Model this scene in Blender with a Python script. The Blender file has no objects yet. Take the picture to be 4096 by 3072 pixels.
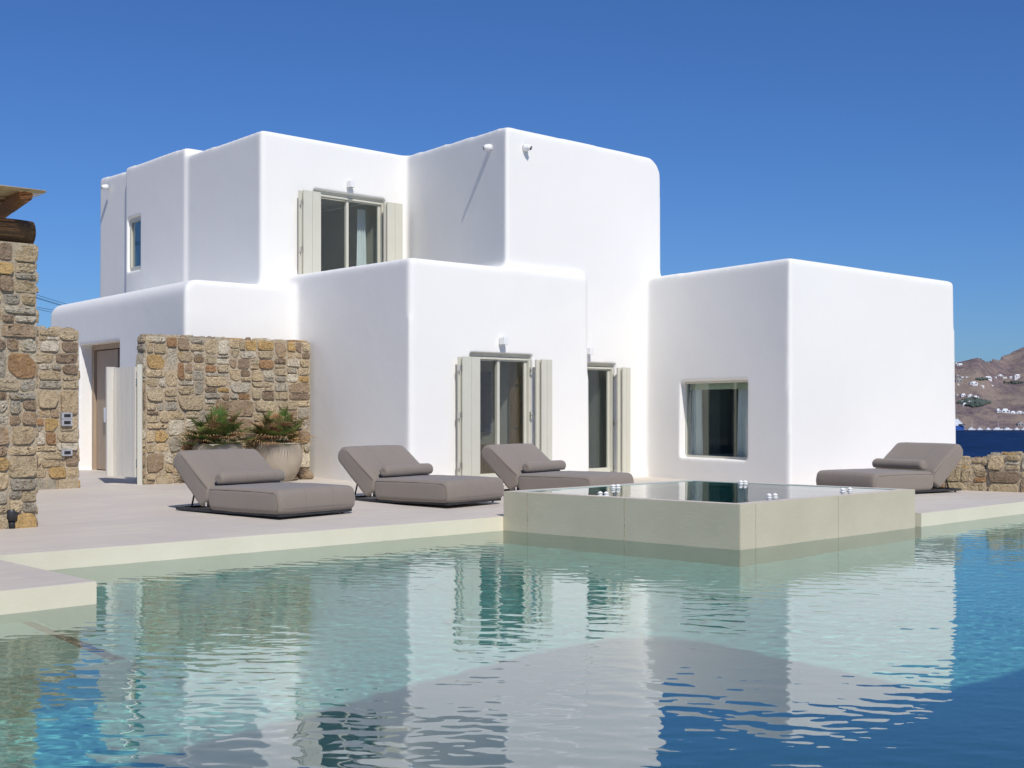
import bpy, bmesh, math, random
import numpy as np
from mathutils import Vector, Matrix, noise

random.seed(7)
SC = bpy.context.scene
COL = SC.collection
# ------------------------------------------------------------------ calibration
F, CX, HV = 5250.0, 2048.0, 1642.0      # focal length, centre and eye level in photograph pixels (4096 wide)
EYE = 1.55                              # eye above the pool water (z = 0)
DZ = 0.183                              # terrace level


def G(px, py, z=DZ):
    d = F * (EYE - z) / (py - HV)
    return Vector(((px - CX) / F * d, d, z))


RISE = .10


def sm01(t):
    t = max(0.0, min(1.0, t))
    return t * t * (3 - 2 * t)


def deck_z(x, y):
    """the terrace falls gently from the entrance towards the pool and the sea"""
    return DZ + RISE * sm01((-.6 - x) / 2.8) * sm01((y - 15.0) / 6.0)


def GD(px, py):
    z = DZ
    for _ in range(12):
        p = G(px, py, z)
        z = deck_z(p.x, p.y)
    return p


def AT(px, py, d):
    return Vector(((px - CX) / F * d, d, EYE - (py - HV) / F * d))


V2 = lambda x, y: Vector((x, y))
ADIR = V2(.706, .708).normalized()
BDIR = V2(-.603, .798).normalized()


# ------------------------------------------------------------------ object helpers
def link(o, parent=None):
    COL.objects.link(o)
    if parent is not None:
        o.parent = parent
        o.matrix_parent_inverse = parent_world(parent).inverted()
    return o


def parent_world(p):
    m = Matrix.LocRotScale(p.location, p.rotation_euler, p.scale)
    if p.parent:
        m = parent_world(p.parent) @ p.matrix_parent_inverse @ m
    return m


def obj(name, bm, mat=None, parent=None, smooth=False, mats=None):
    me = bpy.data.meshes.new(name)
    bm.normal_update()
    bm.to_mesh(me)
    bm.free()
    for m in (mats or ([mat] if mat else [])):
        me.materials.append(m)
    if smooth:
        me.shade_smooth()
    o = bpy.data.objects.new(name, me)
    return link(o, parent)


def tag(o, label=None, cat=None, group=None, kind=None):
    if label: o['label'] = label
    if cat: o['category'] = cat
    if group: o['group'] = group
    if kind: o['kind'] = kind
    return o


def empty(name, loc=(0, 0, 0), rz=0.0):
    o = bpy.data.objects.new(name, None)
    o.empty_display_size = .2
    o.location = loc
    o.rotation_euler = (0, 0, rz)
    COL.objects.link(o)
    return o


def copy_tree(o, parent=None):
    c = o.copy()
    COL.objects.link(c)
    if parent is not None:
        c.parent = parent
    for ch in [x for x in bpy.data.objects if x.parent == o]:
        copy_tree(ch, c)
    return c


# ------------------------------------------------------------------ mesh helpers
def quad_box(bm, p, mi=0):
    """p: 8 points, bottom ring 0-3 then top ring 4-7"""
    v = [bm.verts.new(q) for q in p]
    fs = [(3, 2, 1, 0), (4, 5, 6, 7), (0, 1, 5, 4), (1, 2, 6, 5), (2, 3, 7, 6), (3, 0, 4, 7)]
    out = []
    for f in fs:
        fc = bm.faces.new([v[i] for i in f])
        fc.material_index = mi
        out.append(fc)
    return v, out


def box(bm, x0, x1, y0, y1, z0, z1, mi=0):
    return quad_box(bm, [(x0, y0, z0), (x1, y0, z0), (x1, y1, z0), (x0, y1, z0),
                         (x0, y0, z1), (x1, y0, z1), (x1, y1, z1), (x0, y1, z1)], mi)


def prism(bm, pts, z0, z1, mi=0):
    """pts: plan polygon (counter clockwise), z1 a number or one per point"""
    n = len(pts)
    zt = z1 if isinstance(z1, (list, tuple)) else [z1] * n
    a = [bm.verts.new((p[0], p[1], z0)) for p in pts]
    b = [bm.verts.new((p[0], p[1], zt[i])) for i, p in enumerate(pts)]
    fs = [bm.faces.new(list(reversed(a))), bm.faces.new(b)]
    for i in range(n):
        j = (i + 1) % n
        fs.append(bm.faces.new((a[i], a[j], b[j], b[i])))
    for f in fs:
        f.material_index = mi
    return a, b


def tube(bm, pts, r, n=8, cap=True, mi=0):
    pts = [Vector(p) for p in pts]
    rs = r if isinstance(r, (list, tuple)) else [r] * len(pts)
    rings = []
    up = Vector((0, 0, 1))
    for i, p in enumerate(pts):
        t = (pts[min(i + 1, len(pts) - 1)] - pts[max(i - 1, 0)]).normalized()
        a = t.cross(up)
        if a.length < 1e-3:
            a = t.cross(Vector((1, 0, 0)))
        a.normalize()
        b = a.cross(t).normalized()
        rings.append([bm.verts.new(p + (a * math.cos(k * 2 * math.pi / n) + b * math.sin(k * 2 * math.pi / n)) * rs[i]) for k in range(n)])
    for i in range(len(rings) - 1):
        for k in range(n):
            f = bm.faces.new((rings[i][k], rings[i][(k + 1) % n], rings[i + 1][(k + 1) % n], rings[i + 1][k]))
            f.material_index = mi
            f.smooth = True
    if cap:
        bm.faces.new(list(reversed(rings[0]))).material_index = mi
        bm.faces.new(rings[-1]).material_index = mi
    return rings


def lathe(bm, prof, n=32, c=(0, 0, 0), mi=0):
    rings = []
    for r, z in prof:
        rings.append([bm.verts.new((c[0] + r * math.cos(k * 2 * math.pi / n), c[1] + r * math.sin(k * 2 * math.pi / n), c[2] + z)) for k in range(n)])
    for i in range(len(rings) - 1):
        for k in range(n):
            f = bm.faces.new((rings[i][k], rings[i][(k + 1) % n], rings[i + 1][(k + 1) % n], rings[i + 1][k]))
            f.smooth = True
            f.material_index = mi
    if prof[0][0] > 1e-4: bm.faces.new(list(reversed(rings[0]))).material_index = mi
    if prof[-1][0] > 1e-4: bm.faces.new(rings[-1]).material_index = mi


def bevel_all(bm, w, seg=3, ang=.5):
    es = [e for e in bm.edges if len(e.link_faces) == 2 and e.calc_face_angle(0) > ang]
    bmesh.ops.bevel(bm, geom=es, offset=w, segments=seg, profile=.5, affect='EDGES', clamp_overlap=True)


def NB():
    return bmesh.new()


# ------------------------------------------------------------------ materials
class N:
    def __init__(self, name):
        self.m = bpy.data.materials.new(name)
        self.m.use_nodes = True
        self.nt = self.m.node_tree
        self.b = self.nt.nodes['Principled BSDF']
        self.out = self.nt.nodes['Material Output']

    def n(self, t, **kw):
        x = self.nt.nodes.new(t)
        for k, v in kw.items():
            if k.startswith('i_'):
                key = k[2:]
                key = int(key) if key.isdigit() else key.replace('_', ' ')
                x.inputs[key].default_value = v
            else:
                setattr(x, k, v)
        return x

    def l(self, a, b):
        self.nt.links.new(a, b)

    def coord(self, kind='Object', scale=None, rot=None):
        c = self.n('ShaderNodeTexCoord')
        o = c.outputs[kind]
        if scale or rot:
            mp = self.n('ShaderNodeMapping')
            if scale: mp.inputs['Scale'].default_value = scale
            if rot: mp.inputs['Rotation'].default_value = rot
            self.l(o, mp.inputs['Vector'])
            o = mp.outputs['Vector']
        return o

    def noise(self, vec, scale, detail=4, rough=.55, dist=0):
        x = self.n('ShaderNodeTexNoise')
        x.inputs['Scale'].default_value = scale
        x.inputs['Detail'].default_value = detail
        x.inputs['Roughness'].default_value = rough
        x.inputs['Distortion'].default_value = dist
        self.l(vec, x.inputs['Vector'])
        return x.outputs['Fac']

    def ramp(self, fac, stops):
        r = self.n('ShaderNodeValToRGB')
        e = r.color_ramp.elements
        while len(e) < len(stops): e.new(.5)
        for i, (p, c) in enumerate(stops):
            e[i].position = p
            e[i].color = (*c, 1) if len(c) == 3 else c
        self.l(fac, r.inputs['Fac'])
        return r.outputs['Color']

    def mix(self, fac, a, b, blend='MIX'):
        x = self.n('ShaderNodeMix', data_type='RGBA', blend_type=blend)
        for s, v in ((x.inputs[0], fac), (x.inputs[6], a), (x.inputs[7], b)):
            if hasattr(v, 'is_output'): self.l(v, s)
            elif isinstance(v, (int, float)): s.default_value = v
            else: s.default_value = (*v, 1)
        return x.outputs[2]

    def math(self, op, a, b=None, c=None):
        x = self.n('ShaderNodeMath', operation=op)
        for i, v in enumerate((a, b, c)):
            if v is None: continue
            if hasattr(v, 'is_output'): self.l(v, x.inputs[i])
            else: x.inputs[i].default_value = v
        return x.outputs[0]

    def bump(self, h, strength=.3, dist=.02):
        x = self.n('ShaderNodeBump')
        x.inputs['Strength'].default_value = strength
        x.inputs['Distance'].default_value = dist
        self.l(h, x.inputs['Height'])
        self.l(x.outputs['Normal'], self.b.inputs['Normal'])

    def base(self, c):
        if hasattr(c, 'is_output'): self.l(c, self.b.inputs['Base Color'])
        else: self.b.inputs['Base Color'].default_value = (*c, 1)

    def set(self, rough=None, metal=None, spec=None):
        if rough is not None: self.b.inputs['Roughness'].default_value = rough
        if metal is not None: self.b.inputs['Metallic'].default_value = metal
        if spec is not None: self.b.inputs['Specular IOR Level'].default_value = spec


MAT = {}


def mottled(name, c0, c1, scale=8, rough=.7, metal=0, bump=.1, bscale=60, spec=.4, stretch=None):
    m = N(name)
    v = m.coord('Object', stretch)
    m.base(m.ramp(m.noise(v, scale, 5), [(.3, c0), (.7, c1)]))
    m.set(rough, metal, spec)
    if bump: m.bump(m.noise(v, bscale, 3), bump, .004)
    MAT[name] = m.m
    return m.m


def make_materials():
    # white lime plaster: faint trowel waves and brush streaks
    m = N('white_plaster')
    v = m.coord('Object')
    vs = m.coord('Object', (9, 9, .9))
    a = m.noise(v, .55, 4, .5)
    b = m.noise(vs, 3.0, 5, .6)
    c = m.mix(m.math('MULTIPLY', b, .6), (.86, .845, .805), (.81, .795, .76))
    c = m.mix(m.ramp(a, [(.4, (0, 0, 0)), (.75, (.4, .4, .4))]), c, (.795, .78, .745))
    m.base(c)
    m.set(.9, 0, .2)
    h = m.math('ADD', m.math('MULTIPLY', m.noise(v, 1.6, 3), 1.0), m.math('MULTIPLY', m.noise(vs, 6, 4), .10))
    m.bump(h, .2, .05)
    MAT['plaster'] = m.m

    # pale porcelain terrace tiles: long soft streaks along the boards
    m = N('terrace_tile')
    ang = math.atan2(ADIR.y, ADIR.x)
    v = m.coord('Object', None, (0, 0, -ang))
    vs = m.coord('Object', None, (0, 0, -ang))
    mp = m.n('ShaderNodeMapping'); mp.inputs['Scale'].default_value = (.5, 4, 1); m.l(vs, mp.inputs['Vector'])
    streak = m.noise(mp.outputs['Vector'], 2.2, 6, .62)
    br = m.n('ShaderNodeTexBrick', offset=.5)
    br.inputs['Scale'].default_value = 1
    br.inputs['Brick Width'].default_value = 1.2
    br.inputs['Row Height'].default_value = .6
    br.inputs['Mortar Size'].default_value = .0016
    br.inputs['Mortar Smooth'].default_value = .1
    br.inputs['Color1'].default_value = (.66, .605, .505, 1)
    br.inputs['Color2'].default_value = (.60, .535, .475, 1)
    br.inputs['Mortar'].default_value = (.50, .455, .41, 1)
    m.l(v, br.inputs['Vector'])
    c = m.mix(m.ramp(streak, [(.38, (0, 0, 0)), (.66, (.9, .9, .9))]), br.outputs['Color'], (.56, .505, .445))
    c = m.mix(m.ramp(m.noise(v, .8, 3), [(.45, (0, 0, 0)), (.8, (.5, .5, .5))]), c, (.665, .60, .52))
    m.base(c)
    m.set(.55, 0, .35)
    m.bump(m.math('ADD', m.math('MULTIPLY', br.outputs['Fac'], -.6), m.math('MULTIPLY', streak, .3)), .15, .006)
    MAT['tile'] = m.m

    # pool lining: cream stone tiles
    m = N('pool_tile')
    v = m.coord('Object')
    c = m.ramp(m.noise(v, 1.3, 6, .6), [(.3, (.66, .595, .45)), (.7, (.72, .65, .50))])
    c = m.mix(m.ramp(m.noise(m.coord('Object', (1, 1, 3)), 9, 8, .75, 1.2), [(.52, (0, 0, 0)), (.62, (.35, .35, .35))]), c, (.74, .665, .52))
    m.base(c)
    m.set(.5, 0, .4)
    m.bump(m.noise(v, 14, 5), .12, .01)
    MAT['pool'] = m.m

    # spa cladding: slate-textured porcelain
    m = N('spa_tile')
    v = m.coord('Object', (1, 1, 1.3), (.5, .3, .4))
    wv = m.noise(m.coord('Object', (4, 4, 16), (.6, .4, .2)), 3.0, 7, .68, .8)
    c = m.ramp(m.noise(v, 1.2, 5), [(.3, (.50, .435, .315)), (.7, (.565, .49, .365))])
    c = m.mix(m.ramp(wv, [(.55, (0, 0, 0)), (.68, (.35, .35, .35))]), c, (.63, .555, .43))
    m.base(c)
    m.set(.5, 0, .35)
    m.bump(wv, .22, .012)
    MAT['spa'] = m.m

    mottled('beige_paint', (.58, .565, .475), (.61, .595, .505), 3, .45, 0, .03, 40, .4)
    mottled('white_paint', (.78, .78, .77), (.82, .82, .81), 4, .4, 0, .03, 60, .4)
    mottled('matt_white', (.8, .79, .77), (.84, .83, .81), 4, .85, 0, 0, 1, .2)
    mottled('grey_panel', (.60, .575, .52), (.68, .655, .60), 2, .5, 0, .06, 20, .4, (8, 8, .6))
    mottled('door_wood', (.36, .265, .18), (.45, .345, .245), 3, .55, 0, .12, 26, .35, (9, 9, .5))
    mottled('brown_wood', (.20, .115, .055), (.30, .185, .09), 3, .5, 0, .1, 20, .35, (9, 9, .5))
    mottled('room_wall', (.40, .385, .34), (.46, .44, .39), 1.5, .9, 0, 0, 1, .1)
    mottled('shade_toned_room', (.14, .155, .15), (.2, .21, .2), 1.5, .9, 0, 0, 1, .1)  # lining with the darkness of an unlit interior put into its colour
    mottled('blue_panel', (.05, .065, .13), (.07, .085, .16), 2, .6, 0, 0, 1, .3)
    mottled('curtain', (.74, .78, .78), (.84, .87, .87), 3, .95, 0, .05, 80, .1)
    mottled('drain', (.16, .12, .07), (.22, .17, .1), 6, .6, 0, 0)
    mottled('pelmet', (.42, .47, .34), (.48, .53, .39), 3, .8, 0, 0)
    mottled('steel', (.55, .53, .48), (.62, .60, .55), 20, .32, 1, .02, 60)
    mottled('dark_steel', (.045, .047, .05), (.07, .072, .077), 8, .38, .5, .04, 80)
    mottled('black_plastic', (.015, .015, .017), (.03, .03, .032), 10, .5, 0, .05, 80)
    mottled('red_cable', (.45, .02, .02), (.5, .03, .03), 10, .5)
    mottled('switch_grey', (.34, .34, .36), (.39, .39, .41), 10, .5)
    mottled('lens', (.02, .02, .022), (.05, .05, .05), 20, .15, 0, 0)
    mottled('pot_clay', (.35, .295, .225), (.42, .36, .285), 5, .75, 0, .12, 90, .3)
    mottled('soil', (.05, .035, .025), (.1, .07, .045), 20, .95, 0, .6, 30, .1)
    mottled('sea_white', (.6, .64, .68), (.85, .87, .9), 3, .8, 0, 0)
    mottled('hull_blue', (.03, .09, .33), (.04, .11, .38), 1, .4, 0, 0)
    mottled('villa_white', (.72, .73, .74), (.82, .83, .84), .05, .9, 0, 0)
    mottled('villa_grey', (.28, .27, .27), (.38, .36, .35), .1, .9, 0, 0)
    mottled('villa_window', (.05, .06, .08), (.09, .1, .13), .5, .4, 0, 0)
    mottled('far_trees', (.05, .075, .065), (.10, .125, .10), .06, .95, 0, 0)

    # woven outdoor fabric, heathered, with stitched seams along the cushion
    m = N('lounger_fabric')
    v = m.coord('Object')
    fine = m.noise(v, 260, 2, .8)
    big = m.noise(v, 3.5, 4, .6)
    weave = m.noise(m.coord('Object', (40, 40, 400)), 3, 2, .7)
    c = m.ramp(fine, [(.3, (.185, .155, .128)), (.7, (.28, .24, .20))])
    c = m.mix(m.ramp(big, [(.4, (0, 0, 0)), (.8, (.5, .5, .5))]), c, (.25, .213, .185))
    sx = m.n('ShaderNodeSeparateXYZ'); m.l(v, sx.inputs[0])
    seams = None
    for yy in (.42, .90):
        d = m.math('ABSOLUTE', m.math('SUBTRACT', sx.outputs['Y'], yy))
        s = m.math('LESS_THAN', d, .0045)
        seams = s if seams is None else m.math('MAXIMUM', seams, s)
    c = m.mix(m.math('MULTIPLY', seams, .28), c, (.07, .06, .055))
    m.base(c)
    m.set(.92, 0, .2)
    m.b.inputs['Sheen Weight'].default_value = .25
    m.bump(m.math('ADD', m.math('ADD', m.math('MULTIPLY', fine, .25), m.math('MULTIPLY', big, 1.2)), m.math('MULTIPLY', seams, -.25)), .35, .012)
    MAT['fabric'] = m.m

    # round rough pine logs
    m = N('log_bark')
    v = m.coord('Object', (2, 2, 2))
    vs = m.coord('Generated', (1.2, 30, 30))
    g = m.noise(vs, 2.5, 7, .7, .8)
    c = m.ramp(g, [(.28, (.06, .03, .014)), (.5, (.20, .10, .04)), (.66, (.36, .19, .075)), (.8, (.50, .31, .15))])
    m.base(c)
    m.set(.7, 0, .3)
    m.bump(g, .5, .02)
    MAT['log'] = m.m
    m = N('log_end')
    v = m.coord('Object')
    c = m.ramp(m.noise(v, 14, 5, .6, 1.5), [(.3, (.13, .045, .015)), (.5, (.34, .13, .045)), (.75, (.42, .2, .08))])
    m.base(c); m.set(.75)
    MAT['log_end'] = m.m
    mottled('reed', (.46, .32, .16), (.66, .50, .29), 12, .65, 0, .1, 60, .3)

    # rubble masonry: colour of every stone in a vertex attribute, mottled with rust and lichen
    m = N('rubble_stone')
    at = m.n('ShaderNodeAttribute', attribute_name='Col')
    v = m.coord('Object')
    n1 = m.noise(v, 9, 6, .65, .6)
    n2 = m.noise(v, 34, 6, .7)
    n3 = m.noise(v, 5, 5, .6, 1.0)
    c = m.mix(m.ramp(n1, [(.52, (0, 0, 0)), (.68, (.5, .5, .5))]), at.outputs['Color'], (.20, .12, .065))
    c = m.mix(m.ramp(n3, [(.58, (0, 0, 0)), (.7, (.5, .5, .5))]), c, (.46, .28, .09))
    c = m.mix(m.ramp(n2, [(.56, (0, 0, 0)), (.72, (.55, .55, .55))]), c, (.60, .55, .46))
    c = m.mix(m.ramp(n2, [(.30, (.7, .7, .7)), (.45, (0, 0, 0))]), c, (.13, .095, .065))
    m.base(c)
    m.set(.92, 0, .2)
    m.bump(m.math('ADD', m.math('MULTIPLY', n1, 1.4), m.math('MULTIPLY', n2, 1.0)), 1.0, .045)
    MAT['stone'] = m.m
    m = N('lime_mortar')
    v = m.coord('Object')
    n1 = m.noise(v, 24, 8, .75)
    m.base(m.ramp(n1, [(.28, (.30, .24, .165)), (.6, (.54, .45, .325))]))
    m.set(.95, 0, .1)
    m.bump(m.math('ADD', n1, m.math('MULTIPLY', m.noise(v, 6, 4), 1.5)), .9, .03)
    MAT['mortar'] = m.m

    # palm leaf, colour in attribute
    m = N('palm_leaf')
    at = m.n('ShaderNodeAttribute', attribute_name='Col')
    v = m.coord('Object')
    m.base(m.mix(m.ramp(m.noise(v, 25, 3), [(.3, (0, 0, 0)), (.8, (.35, .35, .35))]), at.outputs['Color'], (.02, .03, .01)))
    m.set(.5, 0, .35)
    m.b.inputs['Transmission Weight'].default_value = 0
    MAT['palm'] = m.m

    # window glass
    m = N('window_glass')
    nt = m.nt
    gl = m.n('ShaderNodeBsdfGlossy'); gl.inputs['Roughness'].default_value = .01
    gl.inputs['Color'].default_value = (.9, .95, .95, 1)
    tr = m.n('ShaderNodeBsdfTransparent'); tr.inputs['Color'].default_value = (.90, .93, .92, 1)
    fr = m.n('ShaderNodeFresnel')
    geo = m.n('ShaderNodeNewGeometry')
    m.l(m.math('SUBTRACT', 1.5, m.math('MULTIPLY', geo.outputs['Backfacing'], 1.5 - 1 / 1.5)), fr.inputs['IOR'])
    v = m.coord('Object')
    bp = m.n('ShaderNodeBump'); bp.inputs['Strength'].default_value = .02; bp.inputs['Distance'].default_value = .05
    m.l(m.noise(v, 1.2, 2), bp.inputs['Height'])
    m.l(bp.outputs['Normal'], gl.inputs['Normal'])
    mx = m.n('ShaderNodeMixShader')
    m.l(m.math('ADD', fr.outputs[0], .02), mx.inputs[0]); m.l(tr.outputs[0], mx.inputs[1]); m.l(gl.outputs[0], mx.inputs[2])
    m.l(mx.outputs[0], m.out.inputs['Surface'])
    MAT['glass'] = m.m

    # pool water: clear refracting surface with the red absorption put into its tint
    for nm, key, tint, pw in (('pool_water', 'water', (.55, .92, .94, 1), .55), ('spa_water', 'spa_water', (.55, .92, .88, 1), .40)):
        m = N(nm)
        rf = m.n('ShaderNodeBsdfRefraction'); rf.inputs['IOR'].default_value = 1.34; rf.inputs['Roughness'].default_value = 0
        rf.inputs['Color'].default_value = tint
        gl = m.n('ShaderNodeBsdfGlossy'); gl.inputs['Roughness'].default_value = 0
        fr = m.n('ShaderNodeFresnel'); fr.inputs['IOR'].default_value = 1.40
        mx = m.n('ShaderNodeMixShader')
        m.l(m.math('POWER', fr.outputs[0], pw), mx.inputs[0]); m.l(rf.outputs[0], mx.inputs[1]); m.l(gl.outputs[0], mx.inputs[2])
        m.l(mx.outputs[0], m.out.inputs['Surface'])
        MAT[key] = m.m

    # open sea
    m = N('sea_water')
    v = m.coord('Object', (.35, 1, 1))
    n1 = m.noise(m.coord('Object', (.03, .008, 1)), 1.0, 9, .8)
    n2 = m.noise(v, .5, 4, .7)
    c = m.ramp(n1, [(.38, (.002, .009, .045)), (.62, (.010, .040, .13))])
    cap = m.math('MULTIPLY', m.ramp(m.noise(m.coord('Object', (.05, .035, 1)), 1.0, 8, .72), [(.665, (0, 0, 0)), (.68, (1, 1, 1))]), 1.0)
    c = m.mix(cap, c, (.6, .65, .7))
    m.base(c)
    m.set(.5, 0, .04)
    m.bump(m.math('ADD', m.math('MULTIPLY', n1, 2), n2), .6, 1.5)
    MAT['sea'] = m.m

    # dry island hillside, distance haze put into its paler, bluish tones
    m = N('dry_hillside')
    v = m.coord('Object')
    n1 = m.noise(v, .005, 8, .66, .4)
    n2 = m.noise(v, .05, 9, .78)
    n3 = m.noise(m.coord('Object', (1, 1, 3)), .05, 6, .7)
    c = m.ramp(n2, [(.32, (.15, .125, .15)), (.5, (.28, .215, .215)), (.66, (.43, .34, .30))])
    c = m.mix(m.ramp(n1, [(.48, (0, 0, 0)), (.6, (.85, .85, .85))]), c, (.45, .355, .29))
    c = m.mix(m.ramp(n1, [(.3, (.8, .8, .8)), (.43, (0, 0, 0))]), c, (.20, .175, .215))
    c = m.mix(m.ramp(n3, [(.58, (0, 0, 0)), (.68, (.75, .75, .75))]), c, (.15, .145, .165))
    n4 = m.noise(m.coord('Object', (1, .35, 1)), .012, 9, .8, 1.5)
    c = m.mix(m.ramp(n4, [(.42, (.6, .6, .6)), (.5, (0, 0, 0)), (.58, (.0, .0, .0)), (.62, (.35, .35, .35))]), c, (.50, .39, .30))
    m.base(c)
    m.set(1, 0, .05)
    m.bump(m.math('ADD', m.math('MULTIPLY', n2, 14), m.math('MULTIPLY', n3, 5)), 1.0, 1.0)
    MAT['hill'] = m.m
    mottled('dry_ground', (.17, .12, .085), (.27, .2, .14), .6, .95, 0, .6, 6, .1)


make_materials()


# ------------------------------------------------------------------ facades
class Facade:
    def __init__(self, pl, pr):
        self.o = Vector((pl[0], pl[1]))
        d = Vector((pr[0], pr[1])) - self.o
        self.len = d.length
        self.u = d.normalized()
        self.n = Vector((self.u.y, -self.u.x))

    def at(self, px, py, off=0.0):
        """where the sight line through a photograph pixel meets the wall (moved out by off): (s, z)"""
        a = (px - CX) / F
        q = self.o + self.n * off
        # d*(a,1) = q + u*s
        det = a * (-self.u.y) + self.u.x
        d = (q.x * (-self.u.y) + self.u.x * q.y) / det
        s = (Vector((a * d, d)) - q).dot(self.u)
        return s, EYE - (py - HV) / F * d

    def s(self, px, off=0.0):
        return self.at(px, HV, off)[0]

    def p(self, s, off, z):
        q = self.o + self.u * s + self.n * off
        return Vector((q.x, q.y, z))

    def box(self, bm, s0, s1, o0, o1, z0, z1, mi=0):
        P = self.p
        return quad_box(bm, [P(s0, o1, z0), P(s1, o1, z0), P(s1, o0, z0), P(s0, o0, z0),
                             P(s0, o1, z1), P(s1, o1, z1), P(s1, o0, z1), P(s0, o0, z1)], mi)


# plan of the villa -------------------------------------------------------
M0 = V2(-1.733, 22.30); M1 = V2(1.532, 25.555)
MW = V2(-2.104, 2.57)
LS = V2(-4.121, 25.217); L0 = V2(-5.849, 23.48); LE = V2(-10.43, 29.52)
TA = V2(-.106, 24.05); TB = V2(3.165, 27.525); TS = V2(2.743, 27.08)
UA = V2(-4.834, 25.23); US = V2(-2.242, 27.83)
R0 = V2(4.935, 23.30); R1 = V2(9.48, 27.86)

f_mid = Facade(M0, M1)
f_mside = Facade(M0 + MW, M0)
f_tow = Facade(TA, TB)
f_tside = Facade(US, TA)
f_up = Facade(UA, US)
f_uside = Facade(UA + BDIR * 8.77, UA)
f_r = Facade(R0, R1)
f_rside = Facade(TS, R0)
f_low = Facade(LE, L0)

villa = empty('white_villa', (0.5, 26, DZ))
tag(villa, 'white flat roofed villa of rounded plaster blocks behind the pool terrace', 'house')


def inset(pts, k):
    c = sum((Vector(p) for p in pts), Vector((0, 0))) / len(pts)
    return [Vector(p) + (c - Vector(p)).normalized() * k for p in pts]


def block(bm, pts, z0, zt, batter=.05, soft=()):
    n = len(pts)
    zt = zt if isinstance(zt, (list, tuple)) else [zt] * n
    top = inset(pts, batter)
    a = [bm.verts.new((p[0], p[1], z0)) for p in pts]
    b = [bm.verts.new((p[0], p[1], zt[i])) for i, p in enumerate(top)]
    bm.faces.new(list(reversed(a)))
    bm.faces.new(b)
    for i in range(n):
        j = (i + 1) % n
        bm.faces.new((a[i], a[j], b[j], b[i]))
    for i, w in soft:
        e = bm.edges.get((b[i], b[(i + 1) % n]))
        if e: bmesh.ops.bevel(bm, geom=[e], offset=w, segments=8, profile=.5, affect='EDGES')


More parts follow.
